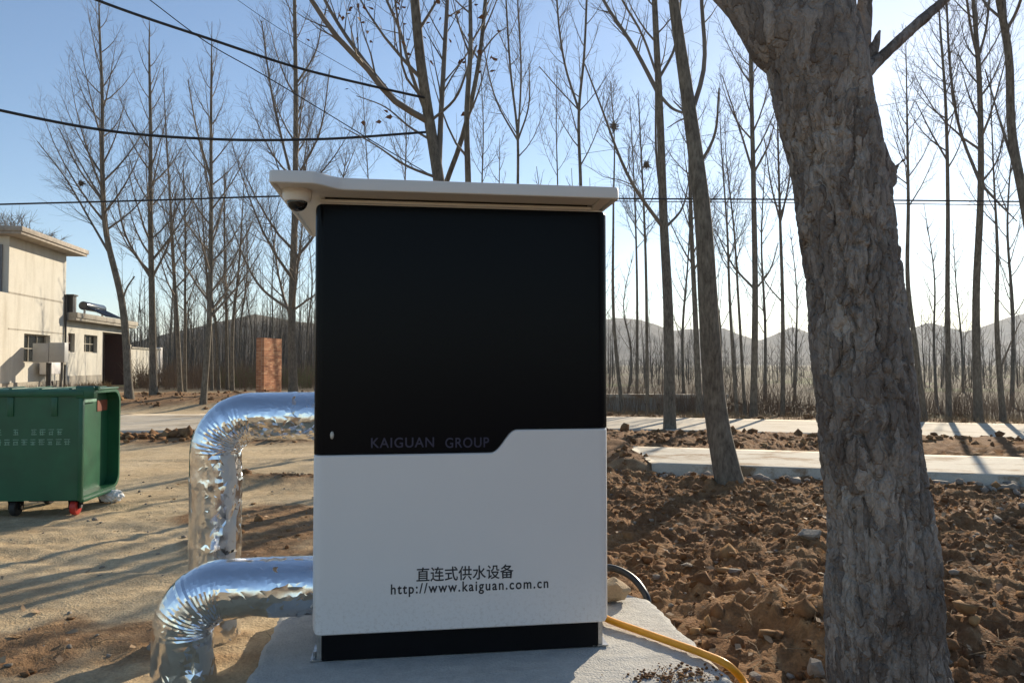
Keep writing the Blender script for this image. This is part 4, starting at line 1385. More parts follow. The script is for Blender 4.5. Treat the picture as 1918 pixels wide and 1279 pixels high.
boxes("chimney", [(.1, .5, -.3, .2, 4.125, 4.95), (.04, .56, -.36, .26, 4.951, 5.02)], M['dark_pipe'], rl)
sh = empty("solar_water_heater", HA + Vector((0, 0, 4.122)), HR, "dark solar water heater lying on the low outbuilding's roof", "solar heater")
bm = bmesh.new(); add_cyl(bm, (3.9, .7, .62), (6.6, .7, .62), .24, n=18, bevel=.03); new_obj("tank", bm_mesh("tank", bm, M['solar'], 40), sh)
for k in range(13):
    bm = bmesh.new(); add_cyl(bm, (4.1 + .19 * k, .55, .55), (4.1 + .19 * k, -.45, .06), .04, n=8)
    new_obj("vacuum_tube", bm_mesh("vacuum_tube", bm, M['solar'], 40), sh)
boxes("frame_leg", [(3.95, 4.0, .6, .7, 0, .45)], M['grey_metal'], sh)
boxes("frame_leg", [(6.45, 6.5, .6, .7, 0, .45)], M['grey_metal'], sh)
fw = empty("yard_wall", HA, HR, "low beige yard wall beyond the dark red door, behind the leaning trees", "wall")
boxes("wall", [(9.4, 15.0, 0, .25, -.1, 2.5)], M['plaster'], fw)
boxes("coping", [(9.35, 15.1, -.06, .31, 2.501, 2.62)], M['parapet'], fw)
boxes("gate_post", [(8.95, 9.34, -.02, .32, -.1, 2.75)], M['parapet'], fw)
boxes("end_post", [(15.101, 15.6, -.02, .4, -.1, 2.7)], M['white_paint'], fw)

# brick stub of wall
C0 = P(494, 736, 31.0)
zgp = gz(C0.x, C0.y) - .05
bp = empty("brick_pillar", (C0.x, C0.y, zgp), R(-12), "free standing orange brick pier between the left poplars and the cabinet", "brick pier")
HB = P(494, 632, 31.0).z - zgp
boxes("mortar_core", [(-.362, -.008, .008, 1.432, 0, HB - .03)], M['mortar'], bp)
ch = .0725
long_me = {}
def brick_mesh(dx, dy):
    k = (round(dx, 3), round(dy, 3))
    if k not in long_me:
        bm = bmesh.new(); add_box(bm, -dx / 2, dx / 2, -dy / 2, dy / 2, 0, .061)
        long_me[k] = bm_mesh("brick", bm, M['brick'])
    return long_me[k]
r_ = np.random.default_rng(12)
nc = int(HB / ch)
for c in range(nc):
    off = (c % 2) * .115
    y = 0.0
    edges_ = [0] + [v for v in np.arange(.23 - off, 1.43, .23)] + [1.44]
    for a, b_ in zip(edges_[:-1], edges_[1:]):
        if b_ - a < .03: continue
        o = new_obj("brick", brick_mesh(.12, (b_ - a) - .012), bp)
        o.location = (-.06 + r_.uniform(-.004, .004), (a + b_) / 2, c * ch)
    for a, b_ in (((-.37, -.25), (-.25, -.128)) if c % 2 else ((-.37, -.128),)):
        o = new_obj("brick", brick_mesh((b_ - a) - .012, .115), bp)
        o.location = ((a + b_) / 2, .0575 + r_.uniform(-.004, .004), c * ch)
for k, (x, y) in enumerate(((-.1, .15), (-.27, .35), (-.12, .7), (-.26, .98), (-.2, .5))):
    bm = bmesh.new(); add_cyl(bm, (x, y, HB - .05), (x + .02, y, HB + .55 + .15 * (k % 3)), .012, n=6)
    new_obj("rebar", bm_mesh("rebar", bm, M['dark_pipe']), bp)

# low concrete wall beyond the road, right of the cabinet
LW0 = P(1120, 780, 25.5)
lwz = -1.2
top_z = P(1200, 737, 25.5).z
lwall = empty("low_wall", (LW0.x - 4, 25.5, 0), R(-6), "low grey concrete wall with posts beyond the road, right of the cabinet", "wall")
boxes("wall", [(0, 8.2, .08, .25, lwz, top_z - .12)], M['low_wall'], lwall)
boxes("coping", [(-.05, 8.3, -.05, .35, top_z - .119, top_z)], M['kerb_slab'], lwall)
for k in range(8):
    boxes("post", [(.2 + k * 1.1, .45 + k * 1.1, .0, .079, lwz, top_z - .121)], M['low_wall'], lwall)
for x in (5.55, 7.55):
    boxes("opening", [(x, x + .5, .06, .079, lwz + .3, top_z - .3)], M['window_dark'], lwall)  # dark panels on the face; their colour stands in for shaded openings

# ------------------------------------------------------------------ overhead cables
def cable(pts, r, label):
    return tube_obj("overhead_cable", [P(*p) for p in pts], r, M['cable'], label, "cable", 6, 80)


cable([(-220, -190, 8.0), (180, 0, 8.6), (400, 76, 9.0), (560, 128, 9.4), (690, 160, 9.7), (797, 184, 10.0)], .017, "thick black cable crossing the top left sky to the branching tree")
cable([(60, -170, 13.0), (280, 0, 13.4), (400, 88, 13.6), (480, 133, 13.8), (600, 205, 14.2), (740, 290, 14.6), (900, 380, 15)], .010, "thin grey cable slanting down left of the cabinet roof")
cable([(-300, 130, 7.6), (0, 207, 8.0), (200, 245, 8.6), (400, 261, 9.1), (600, 261, 9.5), (797, 248, 10.0)], .017, "thick black cable sagging across the middle of the left sky")
cable([(-300, 392, 15), (0, 383, 15.4), (300, 375, 15.8), (515, 368, 16), (800, 366, 16.5), (1155, 372, 17), (1500, 374, 17.5), (1918, 378, 18), (2300, 384, 18.5)], .019, "lowest thick black cable passing behind the cabinet roof")
cable([(900, 372, 20), (1155, 377, 20), (1500, 380, 20), (1918, 385, 20), (2300, 392, 20)], .012, "thin cable just under the lowest thick cable at right")
cable([(430, -10, 22), (520, 52, 22), (640, 122, 22), (760, 190, 22)], .008, "hair thin pale cable in the sky left of the branching tree")
cable([(1080, 290, 28), (1250, 265, 28), (1500, 225, 28), (1918, 150, 28), (2200, 100, 28)], .008, "hair thin cable rising to the right between the right poplars")

# ------------------------------------------------------------------ trees
class TreeGen:
    def __init__(self, seed, tw=.006, twigs=1.0):
        self.r = np.random.default_rng(seed)
        self.trunk = Tubes(); self.limb = Tubes()
        self.tw = tw; self.k = twigs
        self.leafpts = []

    def stem(self, pts, rads, store, n, k):
        p = spline(pts, k)
        rr = np.interp(np.linspace(0, 1, k), np.linspace(0, 1, len(rads)), rads)
        store.add(p, rr, n)
        return p, rr

    def twigs_on(self, p, rr, length, lvl=0, t0=.15):
        """side shoots along a path"""
        r = self.r
        if lvl == 0:
            cnt = max(2, int(length / .26 * self.k))
        else:
            cnt = max(1, int(length / .22 * self.k))
        for i in range(cnt):
            t = t0 + (1 - t0) * (i + r.uniform(0, 1)) / cnt
            j = min(len(p) - 2, int(t * (len(p) - 1)))
            q = p[j] + (p[j + 1] - p[j]) * (t * (len(p) - 1) - j)
            d = p[j + 1] - p[j]; d = d / (np.linalg.norm(d) + 1e-9)
            side = r.normal(size=3); side -= d * side.dot(d); side /= np.linalg.norm(side) + 1e-9
            an = R(r.uniform(28, 58))
            v = d * math.cos(an) + side * math.sin(an) + np.array([0, 0, .22])
            v /= np.linalg.norm(v)
            if lvl == 0:
                L = length * (1 - t * .75) * r.uniform(.22, .42) + .12
                e1 = q + v * L * .5; e2 = e1 + (v + np.array([0, 0, .25]) + r.normal(0, .12, 3)) * L * .5
                r0 = min(max(self.tw * 1.0, rr[j] * .4), .03)
                pp = np.array([q, (q + e1) / 2 + r.normal(0, .015 * L, 3), e1, e2])
                self.limb.add(pp, [r0, r0 * .75, r0 * .5, self.tw * .4], 3)
                self.twigs_on(pp, [r0] * 4, L, 1, .2)
            else:
                L = length * r.uniform(.3, .6) * (1 - t * .5) + .08
                e = q + v * L + r.normal(0, .04 * L, 3)
                m_ = (q + e) / 2 + r.normal(0, .05 * L, 3)
                self.limb.add([q, m_, e], [self.tw * .7, self.tw * .55, self.tw * .3], 3)
                self.leafpts.append(e)

    def branch(self, q, az, ang, L, r0, curve=.6):
        """upswept branch starting at q"""
        r = self.r
        n = 7
        p = [np.array(q, float)]
        a = ang
        for i in range(n - 1):
            h = np.array([math.cos(az) * math.sin(a), math.sin(az) * math.sin(a), math.cos(a)])
            p.append(p[-1] + h * L / (n - 1))
            a *= (1 - curve / (n - 1) * 1.3); az += r.normal(0, .06); a += r.normal(0, .03)
        p = np.array(p)
        rr = r0 + (self.tw * .5 - r0) * np.linspace(0, 1, n) ** .8
        self.limb.add(p, rr, 5)
        self.twigs_on(p, rr, L)


def tree(label, Y, path, w0, w1, H, crown_py, seed, spread=.42, limbs=(), group=None, nb=28, twigs=1.55, tw=None, ang=(30, 50), leaves=0, name="poplar_tree", base=True, bmat=None, w_path=None):
    """path: pixels from the foot up, all at distance Y; w0,w1 trunk widths in px at foot and last path point; H total height in m"""
    g = TreeGen(seed, tw or (max(.0035, Y * .00019) if path[0][0] < 700 else max(.0042, Y * .00027)), twigs)
    pts = [np.array(P(px, py, Y)) for px, py in path]
    # a little real depth in the lean
    for i, p in enumerate(pts): p[1] += .12 * math.sin(i * 1.7 + seed) * (i > 0)
    z_g = gz(pts[0][0], Y)
    if base:
        d0 = pts[0] - pts[1]
        pts[0] = np.array([pts[0][0], Y, z_g - .12])
    k = Y / F_PX
    thin = .80 if path[0][0] < 700 else (.82 if Y > 15 else .9)
    r0, r1 = w0 * k / 2 * thin, w1 * k / 2 * thin
    # continue above the last point to the full height
    last, prev = pts[-1], pts[-2]
    d = (last - prev) / np.linalg.norm(last - prev)
    ext = []
    ztop = z_g + H
    if last[2] < ztop - .3:
        rem = ztop - last[2]
        for t in (.33, .66, 1.0):
            dd = d * (1 - t * .6) + np.array([0, 0, 1]) * t * .6
            ext.append(last + dd / dd[2] * rem * t)
    allp = pts + ext
    Ls = np.concatenate([[0], np.cumsum([np.linalg.norm(b_ - a) for a, b_ in zip(allp[:-1], allp[1:])])])
    s_last = Ls[len(pts) - 1]
    kk = 40
    p = spline(allp, kk)
    s = np.linspace(0, Ls[-1], kk)
    if not ext: r1 = g.tw * 1.5
    rr = np.where(s <= s_last, r0 + (r1 - r0) * (s / s_last), r1 + (max(.006, g.tw) - r1) * np.clip((s - s_last) / max(1e-6, Ls[-1] - s_last), 0, 1) ** .85)
    rr = rr * (1 + .30 * np.exp(-s / (r0 * 3.0))) * (1 + .03 * noise2(s * 3, s * 0 + seed, 2))
    root = empty(name, p[0], 0, label, "tree", group)
    g.trunk.add(p, rr, 14 if Y < 13 else 9)
    # crown
    zc = P(path[0][0], crown_py, Y)[2]
    r = np.random.default_rng(seed + 100)
    az = r.uniform(0, 6.28)
    for i in range(nb):
        t = (i + r.uniform(0, .8)) / nb
        z = zc + (p[-1][2] - zc) * t ** 1.0 * .97
        j = int(np.clip(np.searchsorted(p[:, 2], z) - 1, 0, kk - 2))
        f = (z - p[j, 2]) / (p[j + 1, 2] - p[j, 2] + 1e-9)
        q = p[j] + (p[j + 1] - p[j]) * f
        az += 2.4 + r.normal(0, .35)
        L = spread * 1.15 * (p[-1][2] - z) * r.uniform(.7, 1.2) + .4
        g.branch(q, az, R(r.uniform(*ang)), L, min(rr[j] * .5, .009 + .0095 * L), r.uniform(.45, .95))
    # limbs traced one by one
    for lb in limbs:
        pix, wa, wb_ = lb[:3]
        dy = lb[3] if len(lb) > 3 else 0
        q = [np.array(P(px, py, Y + dy * i / max(1, len(pix) - 1))) for i, (px, py) in enumerate(pix)]
        # carry on beyond the frame
        dd = q[-1] - q[-2]; dd /= np.linalg.norm(dd)
        if pix[-1][1] < 30:
            q.append(q[-1] + (dd * .8 + np.array([0, 0, .35])) * 1.2)
        jt = int(np.argmin(np.abs(p[:, 2] - q[0][2] + .05)))
        if np.linalg.norm(q[0] - p[jt]) < 3.0 * rr[jt] + .1: q[0] = p[jt] * 1.0
        pp = spline(q, 14)
        ra = np.linspace(wa * k / 2, wb_ * k / 2 * .8, 14)
        g.limb.add(pp, ra, 7)
        L = np.linalg.norm(np.diff(pp, axis=0), axis=1).sum()
        g.twigs_on(pp, ra, L, 0, .25)
    Vt, Ft = g.trunk.build(p[0])
    new_obj("trunk", np_mesh("trunk", Vt, Ft, bmat or M['bark'], True), root)
    Vl, Fl = g.limb.build(p[0])
    new_obj("crown", np_mesh("crown", Vl, Fl, M['twig'], True), root)
    if leaves:
        L = np.array(g.leafpts); sel = r.permutation(len(L))[:leaves]
        c = L[sel] - p[0]
        s_ = r.uniform(.025, .055, len(c))
        a1 = r.normal(size=(len(c), 3)); a1 /= np.linalg.norm(a1, axis=1)[:, None]
        a2 = np.cross(a1, r.normal(size=(len(c), 3))); a2 /= np.linalg.norm(a2, axis=1)[:, None] + 1e-9
        v = np.stack([c, c + (a1 * .5 + a2 * .45) * s_[:, None] * 1.4, c + a1 * s_[:, None] * 2.2, c + (a1 * .5 - a2 * .45) * s_[:, None] * 1.4 + r.normal(0, .01, (len(c), 3))], 1).reshape(-1, 3)
        o = new_obj("dry_leaves", np_mesh("dry_leaves", v, np.arange(len(v)).reshape(-1, 4), M['leaf']), root, kind="stuff")
    return root


# left row
tree("bare poplar curving left, first tree right of the low outbuilding", 25, [(243, 752), (226, 560), (203, 440), (192, 300), (188, 180), (187, 60)], 19, 5, 14.6, 480, 1, .40,
     limbs=[([(213, 470), (170, 415), (120, 330), (70, 265)], 5, 2, 1.0), ([(222, 560), (240, 535), (252, 518)], 4, 3, -.3), ([(198, 380), (150, 320), (110, 240)], 4, 2, -1)])
tree("straight bare poplar second from the low outbuilding", 27, [(288, 746), (286, 540), (284, 400), (280, 250), (278, 110)], 18, 5, 14.0, 520, 2, .36,
     limbs=[([(285, 530), (235, 440), (215, 340)], 6, 2, .6), ([(288, 530), (318, 450), (330, 360)], 5, 2, -.6)])
tree("slim dark poplar third from the low outbuilding, leaning slightly left", 32, [(338, 736), (334, 606), (325, 500), (318, 400), (312, 250), (308, 130)], 12, 4, 13.5, 560, 3, .34)
tree("very thin straight poplar close right of the third left tree", 33, [(347, 735), (348, 560), (345, 420), (343, 330)], 8, 3, 10.5, 600, 4, .3)
tree("poplar with a slanting foot nearest the foil pipe's elbow", 23.8, [(380, 756), (390, 617), (393, 400), (397, 250), (398, 140)], 15, 5, 12.4, 600, 5, .38,
     limbs=[([(391, 600), (450, 530), (490, 470)], 5, 2, .8), ([(392, 340), (368, 240), (352, 150)], 5, 2, -.5)])
tree("thin poplar behind the slanting-footed tree, left of a close pair", 35, [(397, 733), (393, 620), (386, 500), (380, 380)], 8, 3, 11, 600, 6, .3)
tree("thin wavy poplar just left of the close pair of stems", 35.5, [(410, 733), (404, 617), (396, 540), (394, 420)], 9, 3, 10.5, 610, 7, .3)
tree("left stem of the close pair left of the brick pier", 36, [(426, 732), (424, 560), (422, 420), (420, 330)], 8, 3, 11, 600, 8, .3)
tree("right stem of the close pair left of the brick pier", 34, [(435, 732), (438, 606), (446, 520), (452, 400)], 10, 3, 11, 600, 9, .3)
tree("tall straight poplar between the brick pier and the cabinet", 30, [(549, 741), (548, 583), (550, 440), (553, 160), (553, 0)], 20, 8, 19, 610, 10, .36,
     limbs=[([(546, 590), (490, 540), (440, 440), (425, 400)], 6, 2, .7), ([(551, 590), (600, 545)], 5, 2, -.5), ([(549, 350), (510, 180), (490, 40)], 6, 3, 1), ([(556, 330), (598, 250), (618, 130)], 5, 2, -1), ([(554, 160), (590, 100), (605, 30)], 4, 2, .5)])
# trees behind the cabinet
tree("broad branching poplar with clinging dry leaves right behind the cabinet roof", 10, [(838, 900), (822, 340), (803, 225), (790, 130), (778, 0)], 34, 19, 10.5, 160, 11, .30, nb=12, twigs=1.1, leaves=260,
     limbs=[([(795, 232), (735, 186), (680, 120), (640, 80), (583, 0)], 13, 8, -.5), ([(742, 190), (690, 125), (640, 55), (608, 0)], 9, 6, .4), ([(822, 335), (826, 220), (832, 110), (838, 0)], 12, 7, .6),
            ([(828, 218), (856, 180), (875, 130), (893, 85)], 6, 4, -.4), ([(790, 200), (768, 130), (750, 60), (724, 0)], 8, 5, .7), ([(800, 255), (770, 240), (720, 200), (668, 180)], 5, 2, .8), ([(806, 333), (760, 310), (700, 270), (645, 240)], 6, 2, -.6),
            ([(775, 195), (758, 140), (748, 60), (740, 0)], 5, 3, -.8)])
tree("slim dark stem curving right beside the broad branching poplar", 10.6, [(826, 905), (834, 340), (858, 280), (885, 190), (898, 110), (908, 0)], 16, 8, 9.5, 150, 12, .32, nb=9, twigs=1.1,
     limbs=[([(898, 85), (930, 65), (952, 50)], 4, 2, .5)])
tree("pale trunk right of the broad branching poplar, tuft of dry leaves at roof level", 9.3, [(880, 950), (876, 340), (875, 215), (882, 100), (880, 0)], 22, 8, 8.5, 300, 13, .22, nb=12, twigs=.8, leaves=120)
tree("three-pronged bare tree rising above the middle of the cabinet roof", 18, [(972, 790), (970, 345), (970, 270), (956, 130), (948, 0)], 10, 4, 12, 300, 14, .25, nb=12,
     limbs=[([(969, 270), (930, 190), (908, 100), (902, 60)], 4, 2, .5), ([(971, 270), (976, 130), (970, 10)], 4, 3, -.5), ([(972, 268), (990, 200), (991, 120)], 4, 2, .3)])
tree("forked bare tree above the right half of the cabinet roof", 18.5, [(1090, 790), (1087, 350), (1084, 210), (1095, 100), (1099, 0)], 11, 5, 12.5, 330, 15, .26, nb=13,
     limbs=[([(1083, 210), (1060, 130), (1048, 60), (1043, 0)], 5, 4, .5), ([(1083, 205), (1045, 165), (1010, 125)], 3, 2, -.8)])
tree("thin upright tree in the gap left of the forked tree above the roof", 21, [(1046, 790), (1044, 345), (1042, 220), (1044, 120)], 7, 3, 9.0, 345, 16, .26, nb=12)
tree("thin twiggy tree left of the three-pronged one above the roof", 24, [(905, 790), (903, 340), (905, 240), (900, 120)], 8, 3, 11, 345, 17, .26, nb=20, twigs=1.7)
tree("slender tree above the roof's left half behind the cables", 24, [(755, 790), (758, 335), (760, 240), (752, 130)], 8, 3, 10, 345, 18, .28, nb=20, twigs=1.7)
tree("bare tree showing above the roof between the cable and dome camera", 22, [(690, 780), (688, 330), (684, 240), (680, 140)], 7, 3, 9.5, 345, 19, .28, nb=20, twigs=1.7)
# right of the cabinet
tree("thin bare tree closest to the cabinet's right edge, with a dark nest", 24, [(1167, 783), (1150, 600), (1148, 400), (1150, 240), (1144, 150)], 10, 4, 9.6, 250, 20, .3, nb=20, twigs=1.7)
tree("second thin tree from the cabinet's right edge", 26, [(1193, 781), (1192, 500), (1185, 300), (1180, 180)], 8, 3, 10, 470, 21, .26, nb=20, twigs=1.7)
tree("third thin tree from the cabinet's right edge, reddish bark", 22.5, [(1213, 781), (1207, 450), (1202, 300), (1198, 200)], 9, 3, 10, 470, 22, .26, nb=20, twigs=1.7)
tree("stout straight tree rooted in the earth bank between the two pavements", 17.2, [(1255, 812), (1250, 560), (1245, 410), (1238, 250), (1224, 0)], 27, 13, 13.5, 140, 23, .28, nb=12, twigs=1.1,
     limbs=[([(1238, 170), (1185, 85), (1130, 0)], 9, 6, .8), ([(1243, 415), (1185, 345), (1122, 190), (1095, 120)], 8, 3, -.8), ([(1240, 150), (1262, 95), (1275, 0)], 6, 4, .3), ([(1233, 150), (1200, 60), (1165, 0)], 5, 4, -.6),
            ([(1246, 420), (1275, 395), (1292, 330)], 6, 2, .7), ([(1241, 170), (1262, 205), (1285, 213)], 7, 5, -.4), ([(1245, 385), (1230, 300), (1228, 170)], 6, 4, .5)])
tree("dark tree half hidden behind the leaning near tree's trunk", 21.8, [(1311, 783), (1302, 560), (1296, 420), (1290, 260)], 15, 7, 11, 520, 24, .28, nb=20, twigs=1.7)
tree("leaning tree standing in the dug soil before the pavement, casting a long shadow", 9.1, [(1370, 935), (1347, 780), (1330, 640), (1311, 400), (1288, 170), (1266, 0)], 50, 22, 8.5, 60, 25, .24, nb=8, twigs=.6,
     limbs=[([(1300, 210), (1318, 130), (1314, 0)], 10, 7, .4), ([(1311, 325), (1336, 260), (1347, 165)], 7, 4, -.3), ([(1310, 260), (1285, 215), (1262, 190)], 6, 3, .4), ([(1295, 210), (1275, 225), (1250, 240)], 4, 2, .3)])
tree("thin tree right of the leaning near tree, first of a close pair", 22, [(1381, 783), (1368, 560), (1360, 430), (1352, 300)], 9, 3, 10, 520, 26, .26, nb=20, twigs=1.7)
tree("thin tree right of the leaning near tree, second of a close pair", 23, [(1396, 783), (1382, 560), (1372, 420), (1365, 330)], 8, 3, 9.5, 520, 27, .26, nb=20, twigs=1.7)
tree("tall straight pale tree midway between the leaning tree and the thick trunk", 22, [(1411, 780), (1412, 545), (1411, 330), (1410, 90), (1410, 0)], 16, 7, 15, 300, 28, .3, nb=20, twigs=1.6,
     limbs=[([(1410, 315), (1385, 240), (1352, 140)], 5, 2, .6), ([(1413, 318), (1440, 270), (1452, 225)], 5, 2, -.6), ([(1410, 550), (1375, 500), (1340, 430)], 5, 2, .7), ([(1414, 550), (1440, 510), (1458, 455)], 4, 2, -.5)])
tree("slim tree with a low V fork just left of the thick trunk", 23, [(1466, 776), (1464, 560), (1463, 400), (1458, 250)], 11, 4, 10, 420, 29, .3, nb=20, twigs=1.6,
     limbs=[([(1463, 402), (1445, 350), (1432, 260)], 4, 2, .5), ([(1464, 402), (1478, 340), (1482, 270)], 4, 2, -.5), ([(1463, 565), (1435, 530), (1420, 495)], 3, 2, .4)])
tree("leaning slim tree first to the right of the thick trunk", 20.5, [(1732, 787), (1716, 650), (1705, 540), (1699, 380), (1696, 250)], 14, 5, 11, 390, 30, .3, nb=20, twigs=1.7)
tree("slim straight tree second to the right of the thick trunk", 20.7, [(1777, 787), (1779, 560), (1776, 380), (1765, 170), (1762, 60)], 13, 5, 13, 330, 31, .3, nb=15,
     limbs=[([(1775, 300), (1745, 250), (1715, 190)], 4, 2, .5)])
tree("tall stout poplar third to the right of the thick trunk with curved side limbs", 20.2, [(1832, 788), (1832, 560), (1833, 350), (1831, 150), (1828, 0)], 19, 9, 15, 300, 32, .3, nb=20, twigs=1.6,
     limbs=[([(1829, 330), (1797, 240), (1780, 130), (1773, 0)], 6, 4, .7), ([(1830, 120), (1818, 50), (1811, 0)], 5, 4, -.4), ([(1834, 120), (1846, 60), (1853, 0)], 5, 4, .4), ([(1836, 345), (1870, 380), (1905, 415)], 6, 2, -.6), ([(1835, 355), (1868, 300), (1885, 215)], 4, 2, .5)])
tree("slanting slim tree nearest the right edge beyond the road", 20, [(1879, 787), (1866, 600), (1863, 480), (1864, 340)], 14, 4, 11, 430, 33, .3, nb=20, twigs=1.6, limbs=[([(1868, 690), (1890, 650), (1912, 600)], 4, 2, -.4)])
tree("dark stout tree cut by the right edge, leaning left into the top corner", 13, [(1985, 840), (1940, 560), (1918, 390), (1904, 250), (1888, 90), (1862, 0)], 24, 14, 12, 60, 34, .3, nb=10, twigs=1.1,
     limbs=[([(1886, 60), (1880, 0)], 9, 7, .3), ([(1890, 50), (1905, 20), (1912, 0)], 6, 5, -.3), ([(1912, 350), (1880, 250), (1845, 130)], 6, 3, .5)])

# ------------------------------------------------------------------ thick foreground trunk
def near_tree():
    Y = 2.6
    rows = [(1508, 1690, 285), (1400, 1680, 252), (1279, 1665, 228), (1131, 1655, 220), (971, 1648.5, 199), (786, 1624, 194), (600, 1605.5, 189), (500, 1594, 179), (400, 1580, 180), (300, 1566.5, 183), (200, 1542.5, 187), (125, 1528, 194), (60, 1517, 186), (0, 1506, 150), (-60, 1500, 110)]
    k = Y / F_PX
    root_p = P(1690, 1508, Y); root_p.z = 0
    root = empty("old_poplar_tree", root_p, 0, "thick rough barked old trunk in the right foreground, forking at the top", "tree")
    n = 430; na = 250

    def bark_tube(cent, rad, n, na, twist=0.0, amp=1.0, seed=50):
        c = spline(cent, n)
        rr = np.interp(np.linspace(0, 1, n), np.linspace(0, 1, len(rad)), rad) if len(rad) != n else rad
        T = np.gradient(c, axis=0); T /= np.linalg.norm(T, axis=1)[:, None]
        A = np.cross(T, np.array([0, 1.0, 0])); A /= np.linalg.norm(A, axis=1)[:, None]
        B = np.cross(T, A)
        an = np.arange(na) / na * 2 * np.pi
        D = A[:, None] * np.cos(an)[None, :, None] + B[:, None] * np.sin(an)[None, :, None]
        S0 = c[:, None] + rr[:, None, None] * D
        x, y, z = S0[..., 0], S0[..., 1], S0[..., 2]
        ang_x, ang_y = D[..., 0], D[..., 1]
        warp = .035 * noise3(x * 5, y * 5, z * 2.4, seed)
        # furrowed plates: ridged noise stretched along the stem
        f1 = 1 - np.abs(noise3((x + warp) * 15, (y + warp) * 15, z * 3.6, seed + 1)) * 2.6
        f2 = 1 - np.abs(noise3((x + warp) * 34, (y - warp) * 34, z * 9.5, seed + 2)) * 2.6
        f3 = noise3(x * 70, y * 70, z * 26, seed + 3)
        rough = np.clip(1.05 - .55 * sm(2.05, 2.65, z), .35, 1.1)
        n1 = noise3((x + warp) * 13, (y + warp) * 13, z * 3.0, seed + 1) + .25 * noise3(x * 40, y * 40, z * 22, seed + 8)
        n2 = noise3((x + warp) * 27, (y - warp) * 27, z * 6.0, seed + 2)
        n4 = noise3((x + warp) * 9, (y - warp) * 9, z * 9.0, seed + 9)
        crack = .015 * np.exp(-(n1 / .075) ** 2) + .008 * np.exp(-(n2 / .09) ** 2) + .005 * np.exp(-(n4 / .045) ** 2)
        plate = .006 * noise3(x * 11, y * 11, z * 4.5, seed + 10)
        d = .011 * noise3(x * 2.6, y * 2.6, z * 1.9, seed + 4) + rough * amp * (plate - crack + .0035 * np.clip(f2, -.8, 1) + .003 * f3) - .004
        # transverse scars
        d = d - .006 * amp * np.exp(-((noise3(x * 2, y * 2, z * 7, seed + 6)) / .05) ** 2) * (noise3(x * 3, y * 3, z * 3, seed + 7) > .05)
        return S0 + D * d[..., None]

    pts = np.array([P(cx, py, Y) for py, cx, w in rows]); rad = [w * k / 2 * .935 for _, _, w in rows]
    pts[0][2] = -.12
    # radius sampled at the same stations along the path
    Ls = np.concatenate([[0], np.cumsum(np.linalg.norm(np.diff(pts, axis=0), axis=1))])
    s = np.linspace(0, Ls[-1], n)
    rr = np.interp(s, Ls, rad)
    S_ = bark_tube(pts, rr, n, na)
    # knots and burls: pixel, size, height
    for px, py, sz, hh in ((1672, 318, .055, .045), (1668, 345, .03, .02), (1488, 412, .035, .022), (1500, 440, .03, .015), (1455, 225, .03, .012), (1700, 575, .02, .012), (1514, 610, .05, .012), (1512, 680, .05, .015), (1560, 720, .07, .012)):
        q = np.array(P(px, py, Y - .02)); dd = S_ - q
        ax = np.array(P(rows[6][1], py, Y)); dirv = q - np.array(P(np.interp(py, [r_[0] for r_ in rows[::-1]], [r_[1] for r_ in rows[::-1]]), py, Y)); dirv[2] = 0
        dirv = dirv / (np.linalg.norm(dirv) + 1e-9) if np.linalg.norm(dirv) > .03 else np.array([0, -1.0, 0])
        w = np.exp(-(dd ** 2).sum(-1) / sz ** 2)
        S_ = S_ + w[..., None] * dirv * hh
    ii = np.arange(n * na).reshape(n, na)
    a = ii[:-1]; b_ = np.roll(a, -1, 1); d_ = ii[1:]; c_ = np.roll(d_, -1, 1)
    Fq = np.stack([a, b_, c_, d_], -1).reshape(-1, 4)
    V = S_.reshape(-1, 3) - np.array(root_p)
    new_obj("trunk", np_mesh("trunk", V, Fq, M['bark_near'], True), root)

    def limb(name, pix, ws, dys, n=120, na=60, amp=.6, ext=None, seed=60):
        q = [np.array(P(px, py, Y + dy)) for (px, py), dy in zip(pix, dys)]
        if ext is not None: q += [q[-1] + np.array(e) for e in ext]
        rd = [w * k / 2 for w in ws]
        cq = np.array(q); L_ = np.concatenate([[0], np.cumsum(np.linalg.norm(np.diff(cq, axis=0), axis=1))])
        rr = np.interp(np.linspace(0, L_[-1], n), L_, rd)
        S2 = bark_tube(cq, rr, n, na, amp=amp, seed=seed)
        ii = np.arange(n * na).reshape(n, na)
        a = ii[:-1]; b_ = np.roll(a, -1, 1); d_ = ii[1:]; c_ = np.roll(d_, -1, 1)
        Fq = np.stack([a, b_, c_, d_], -1).reshape(-1, 4)
        return new_obj(name, np_mesh(name, S2.reshape(-1, 3) - np.array(root_p), Fq, M['bark_near'], True), root)

    limb("limb", [(1528, 145), (1474, 62), (1402, -10), (1290, -120)], [120, 160, 118, 100, 60, 30], [0, 0, .05, .15], 160, 120, .7, [(-.5, .3, .9), (-.8, .5, 2.2)], 61)
    limb("limb", [(1545, 150), (1544, 60), (1543, -40), (1552, -160)], [110, 122, 104, 95, 65, 30], [0, .02, .05, .1], 160, 120, .7, [(.2, .2, 1.0), (.25, .5, 2.4)], 62)
    limb("branch", [(1590, 165), (1640, 118), (1700, 62), (1770, 0), (1840, -60)], [44, 30, 25, 21, 17, 10], [.0, .02, .05, .1, .15], 120, 40, .35, [(.6, .2, .7)], 63)
    limb("branch", [(1598, 170), (1612, 80), (1620, 0), (1626, -80)], [50, 34, 29, 24, 10], [.08, .1, .12, .15], 80, 32, .35, [(.05, .1, .8)], 64)
    limb("branch", [(1612, 135), (1634, 95), (1648, 58)], [34, 20, 3], [.05, .05, .05], 40, 24, .3, None, 65)
    limb("branch_stub", [(1650, 345), (1674, 318), (1693, 300)], [60, 26, 7], [-.02, -.02, -.03], 40, 24, .5, None, 66)


near_tree()

